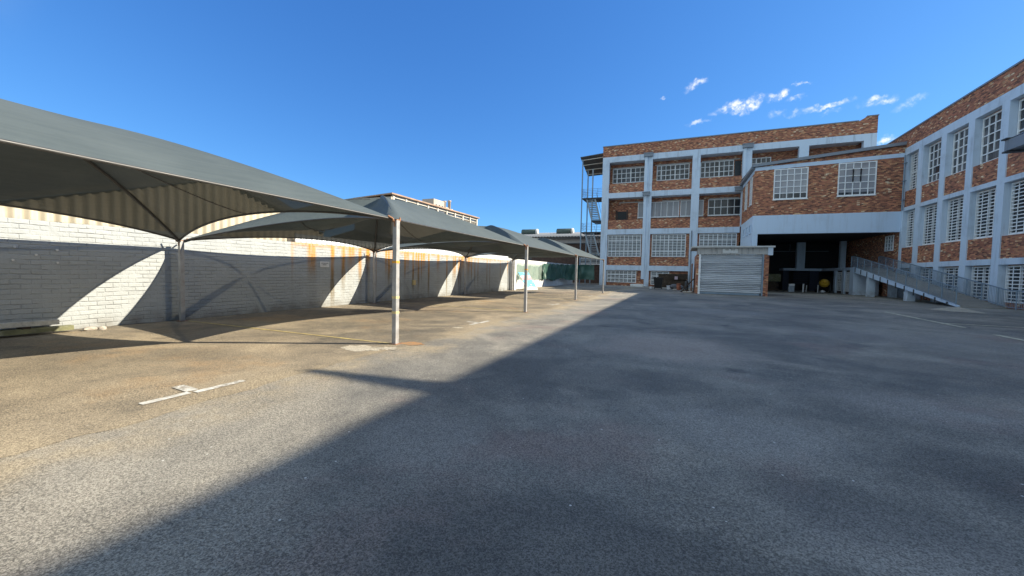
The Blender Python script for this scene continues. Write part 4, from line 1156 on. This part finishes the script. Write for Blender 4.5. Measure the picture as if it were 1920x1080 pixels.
tag(w.build('plywood_sheet', 'mossy_timber', None, (9.4, 53.5, 1.03)), 'brownish panel standing on the timber stack in the loading bay', 'panel')

# ---------------------------------------------------------------- far background
A = thing('annex_building', 'dark low building with barred window in the gap left of the warehouse', 'building', (-13, 60, 0))
w = MB(); w.box(-22, -9.6, 60, 69, 0, 6.0); w.build('wall', 'bay_brick_dark', A)
window(A, 'y', 60, -14.0, -10.6, 2.9, 4.6, 4, 2, 'dark_glass', (7, 2), sill=True)
w = MB(); w.box(-22.2, -9.55, 59.8, 69.2, 6.003, 6.15); w.build('roof', 'shed_dark', A)
F = thing('ribbed_roof_shed', 'wide shed with pale ribbed roof and two green ridge vents left of the warehouse', 'shed', (-22, 72, 0))
w = MB(); w.box(-42, -6, 73.4, 90, 0, 5.9); w.build('wall', 'shed_dark', F)
w = MB(); w.box(-42, -6, 73.2, 73.38, 5.9, 8.0); w.build('cladding', 'shed_cladding', F)
w = MB(); w.box(-42.2, -6, 72.3, 73.3, 7.85, 8.3); w.build('eaves', 'shed_dark', F)
w = MB(); pitch = .6; n = int(36 / pitch * 4); v = []; f = []
for i in range(n + 1):
    x = -42 + 36 * i / n; dz = .09 * math.sin(i / 4 * 2 * PI)
    v += [(x, 72.0, 8.34 + dz), (x, 84, 10.3 + dz), (x, 72.0, 8.26 + dz), (x, 84, 10.2 + dz)]
for i in range(n):
    a = 4 * i; f += [(a, a + 4, a + 5, a + 1), (a + 2, a + 3, a + 7, a + 6), (a, a + 2, a + 6, a + 4)]
w.add(v, f, True); w.build('roof', 'shed_roofing', F)
for x0, x1 in ((-31.7, -28.0), (-23.8, -20.2)):
    w = MB(); w.lathe((x0, 80, 10.1), [(.001, 0), (.55, 0), (.62, .1), (.62, x1 - x0 - .5), (.55, x1 - x0 - .45)], 20, (1, 0, 0)); vt = w.build('ridge_vent', 'vent_green', F)
    w = MB(); w.lathe((x1 - .45, 80, 10.1), [(.66, 0), (.68, .2), (.6, .4), (.001, .42)], 20, (1, 0, 0)); w.build('end_cap', 'pale_concrete', vt)
FC = thing('cream_factory', 'distant cream factory with a row of high windows under a brown roof edge', 'building', (-40, 53, 0))
w = MB(); w.box(-41.3, -35, 41.4, 65.3, 0, 9.6); w.box(-41.3, -35.0, 41.38, 41.7, 9.6, 11.0); w.box(-35.5, -35.2, 41.8, 65.3, 9.6, 11.1); w.box(-41.3, -41.0, 41.8, 65.3, 9.6, 11.0); w.build('wall', 'factory_render', FC)
w = MB(); w.add([(-41.4, 41.2, 11.02), (-34.7, 41.2, 11.3), (-34.7, 65.7, 11.3), (-41.4, 65.7, 11.02), (-41.4, 41.2, 11.12), (-34.7, 41.2, 11.48), (-34.7, 65.7, 11.48), (-41.4, 65.7, 11.12)],
                [(3, 2, 1, 0), (4, 5, 6, 7), (0, 1, 5, 4), (1, 2, 6, 5), (2, 3, 7, 6), (3, 0, 4, 7)]); w.build('roof', 'factory_roof', FC)
nb = 9; st = (65.2 - 41.9) / nb
for i in range(nb):
    y0 = 41.9 + st * i
    w = MB(); w.box(-35.2, -34.95, y0 - .15, y0 + .15, 8.5, 11.29); w.build('pier', 'factory_trim', FC)
    w = MB(); w.box(-35.18, -35.05, y0 + .17, y0 + st - .17, 10.95, 11.29); w.box(-35.18, -35.05, y0 + .17, y0 + st - .17, 10.5, 10.58)
    for k in range(1, 6):
        yy = y0 + .17 + (st - .34) * k / 6
        w.box(-35.17, -35.06, yy - .03, yy + .03, 8.6, 10.5)
    o = w.build('window', 'factory_trim', FC)
    w = MB(); w.box(-35.199, -35.185, y0 + .17, y0 + st - .17, 8.6, 10.94); w.build('pane', 'grey_glass', o)
w = MB(); w.box(-35.2, -34.95, 65.05, 65.35, 8.5, 11.29); w.build('pier', 'factory_trim', FC)
TW = thing('stepped_tower', 'distant pinkish tower block with stepped top and chimneys behind the cream factory', 'building', (-85, 124, 0))
w = MB(); w.box(-87.2, -82.2, 120, 127, 0, 27.2); w.box(-87.2, -82.4, 127, 130.5, 0, 25.5); w.box(-95, -87.2, 121, 128, 0, 26.2); w.build('wall', 'tower_render', TW)
for x, y, r, zt in ((-82.6, 127.6, .6, 27.6), (-82.7, 131.3, .55, 28.4), (-82.9, 132.3, .8, 25.2)):
    w = MB(); w.lathe((x, y, 0), [(r, 0), (r, zt - .5), (r * 1.3, zt - .4), (r * 1.3, zt), (.001, zt)], 14); w.build('chimney', 'tower_render', TW)
w = MB()
for k in range(3):
    for q in range(2):
        w.box(-82.199, -82.15, 121.2 + k * 2, 122.2 + k * 2, 22.0 + q * 2.2, 23.2 + q * 2.2)
w.build('window', 'grey_glass', TW)

# ---------------------------------------------------------------- camera
yaw, pitch, roll = (math.radians(a) for a in (22.924, 2.4572, -1.244))
FPX = 733.15
fw = Vector((-math.sin(yaw) * math.cos(pitch), math.cos(yaw) * math.cos(pitch), -math.sin(pitch)))
rt = Vector((math.cos(yaw), math.sin(yaw), 0)); dn = fw.cross(rt)
c_, s_ = math.cos(roll), math.sin(roll)
r2 = rt * c_ + dn * s_; d2 = -rt * s_ + dn * c_
cam = bpy.data.cameras.new('camera'); co = bpy.data.objects.new('camera', cam); COL.objects.link(co)
co.matrix_world = Matrix(((r2.x, -d2.x, -fw.x, 0), (r2.y, -d2.y, -fw.y, 0), (r2.z, -d2.z, -fw.z, 1.55), (0, 0, 0, 1)))
cam.sensor_width = 36; cam.lens = FPX / 1920 * 36; cam.clip_end = 2000; cam.clip_start = .05
S.camera = co

# ---------------------------------------------------------------- sun and sky
sv = Vector((1.443, .74, 1.0)).normalized()
sun = bpy.data.lights.new('sun', 'SUN'); sun.energy = 4.2; sun.angle = math.radians(.45); sun.color = (1, .90, .72)
so = bpy.data.objects.new('sun', sun); COL.objects.link(so)
so.rotation_euler = sv.to_track_quat('Z', 'Y').to_euler(); so.location = (30, 15, 40)
wd = bpy.data.worlds.new('World'); S.world = wd; wd.use_nodes = True
wd.node_tree.nodes.clear(); h = NT(wd.node_tree)
sky = h.n('ShaderNodeTexSky', sky_type='NISHITA')
sky.sun_disc = False; sky.sun_elevation = math.asin(sv.z); sky.sun_rotation = math.atan2(sv.x, sv.y)
sky.air_density = 1.0; sky.dust_density = .8; sky.ozone_density = 3.0; sky.altitude = 1700
dirv = h.n('ShaderNodeTexCoord').outputs['Generated']
warp = h.n('ShaderNodeTexNoise', {'Vector': dirv, 'Scale': 26.0, 'Detail': 5.0, 'Roughness': .62})
wv = h.n('ShaderNodeVectorMath', {0: warp.outputs['Color'], 1: (-.5, -.5, -.5)}, operation='ADD').outputs[0]
wv = h.n('ShaderNodeVectorMath', {0: wv}, operation='SCALE'); wv.inputs['Scale'].default_value = .05
dw = h.n('ShaderNodeVectorMath', {0: dirv, 1: wv.outputs[0]}, operation='ADD').outputs[0]
def raydir(u, v):
    return (r2 * ((u - 960) / FPX) + d2 * ((v - 540) / FPX) + fw).normalized()
# wisps of cloud: centre direction, direction of the long axis, half sizes
CL = [((1345, 211), (1425, 187), .062, .016, 1.0), ((1400, 197), (1425, 187), .03, .016, .9), ((1440, 187), (1475, 174), .026, .014, 1.1), ((1475, 192), (1505, 182), .022, .008, .6),
      ((1520, 205), (1590, 190), .05, .010, .85), ((1628, 190), (1680, 176), .030, .010, .8), ((1284, 168), (1318, 155), .024, .009, .7), ((1277, 240), (1330, 228), .030, .008, .55),
      ((1236, 184), (1248, 180), .010, .003, .3), ((1495, 162), (1515, 157), .014, .004, .6), ((1480, 214), (1510, 206), .02, .008, .35), ((1655, 268), (1690, 262), .035, .011, 1.0), ((1690, 197), (1720, 185), .03, .010, .3), ((1550, 214), (1570, 209), .02, .006, .4), ((1440, 222), (1470, 214), .02, .008, .25)]
CL = [(a, b, wl * .9, wh * .85, amp * .9) for a, b, wl, wh, amp in CL]
tot = None
for (a, b, wl, wh, amp) in CL:
    A_, B_ = raydir(*a), raydir(*b)
    cc = ((A_ + B_) / 2).normalized(); e1 = (B_ - A_).normalized(); e2 = cc.cross(e1).normalized()
    du = h.n('ShaderNodeVectorMath', {0: dw, 1: tuple(e1)}, operation='DOT_PRODUCT').outputs['Value']
    dv = h.n('ShaderNodeVectorMath', {0: dw, 1: tuple(e2)}, operation='DOT_PRODUCT').outputs['Value']
    dc = h.n('ShaderNodeVectorMath', {0: dirv, 1: tuple(cc)}, operation='DOT_PRODUCT').outputs['Value']
    ua = h.m('DIVIDE', h.m('SUBTRACT', du, cc.dot(e1)), wl); va = h.m('DIVIDE', h.m('SUBTRACT', dv, cc.dot(e2)), wh)
    rr = h.m('SQRT', h.m('ADD', h.m('MULTIPLY', ua, ua), h.m('MULTIPLY', va, va)))
    k = h.m('MULTIPLY', h.step(rr, .15, 1.1, amp, 0), h.m('GREATER_THAN', dc, 0.5))
    tot = k if tot is None else h.m('MAXIMUM', tot, k)
fine = h.n('ShaderNodeTexNoise', {'Vector': dirv, 'Scale': 75.0, 'Detail': 6.0, 'Roughness': .6}).outputs[0]
cm = h.m('MULTIPLY', tot, h.step(fine, .38, .64, .12, 1.05), clamp=True)
sr, sg_, sb_ = h.sep(sky.outputs[0])
skyc = h.comb(h.m('MULTIPLY', sr, .33), h.m('MULTIPLY', h.m('POWER', sg_, .82), .715), h.m('MULTIPLY', h.m('POWER', sb_, .62), 1.45))
# broken white cloud added behind the camera, out of view, as fill light for shade
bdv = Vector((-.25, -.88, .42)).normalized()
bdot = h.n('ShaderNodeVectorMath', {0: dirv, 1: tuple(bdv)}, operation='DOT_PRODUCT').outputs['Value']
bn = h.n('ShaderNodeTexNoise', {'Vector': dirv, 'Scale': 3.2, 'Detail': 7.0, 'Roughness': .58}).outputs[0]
fill_cloud = h.m('MULTIPLY', h.step(bdot, .12, .5), h.step(bn, .36, .52), clamp=True)
fill_cloud = h.m('MULTIPLY', fill_cloud, h.step(h.sep(dirv)[2], .02, .12))
skyc = h.mix(fill_cloud, skyc, (2.85, 3.4, 3.65))
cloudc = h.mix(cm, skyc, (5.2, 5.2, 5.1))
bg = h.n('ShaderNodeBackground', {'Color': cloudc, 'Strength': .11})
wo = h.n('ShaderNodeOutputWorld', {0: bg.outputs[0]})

S.view_settings.view_transform = 'Standard'; S.view_settings.look = 'None'; S.view_settings.gamma = 1
S.view_settings.exposure = 1.2
S.render.engine = 'CYCLES'
S.cycles.max_bounces = 8; S.cycles.transparent_max_bounces = 16
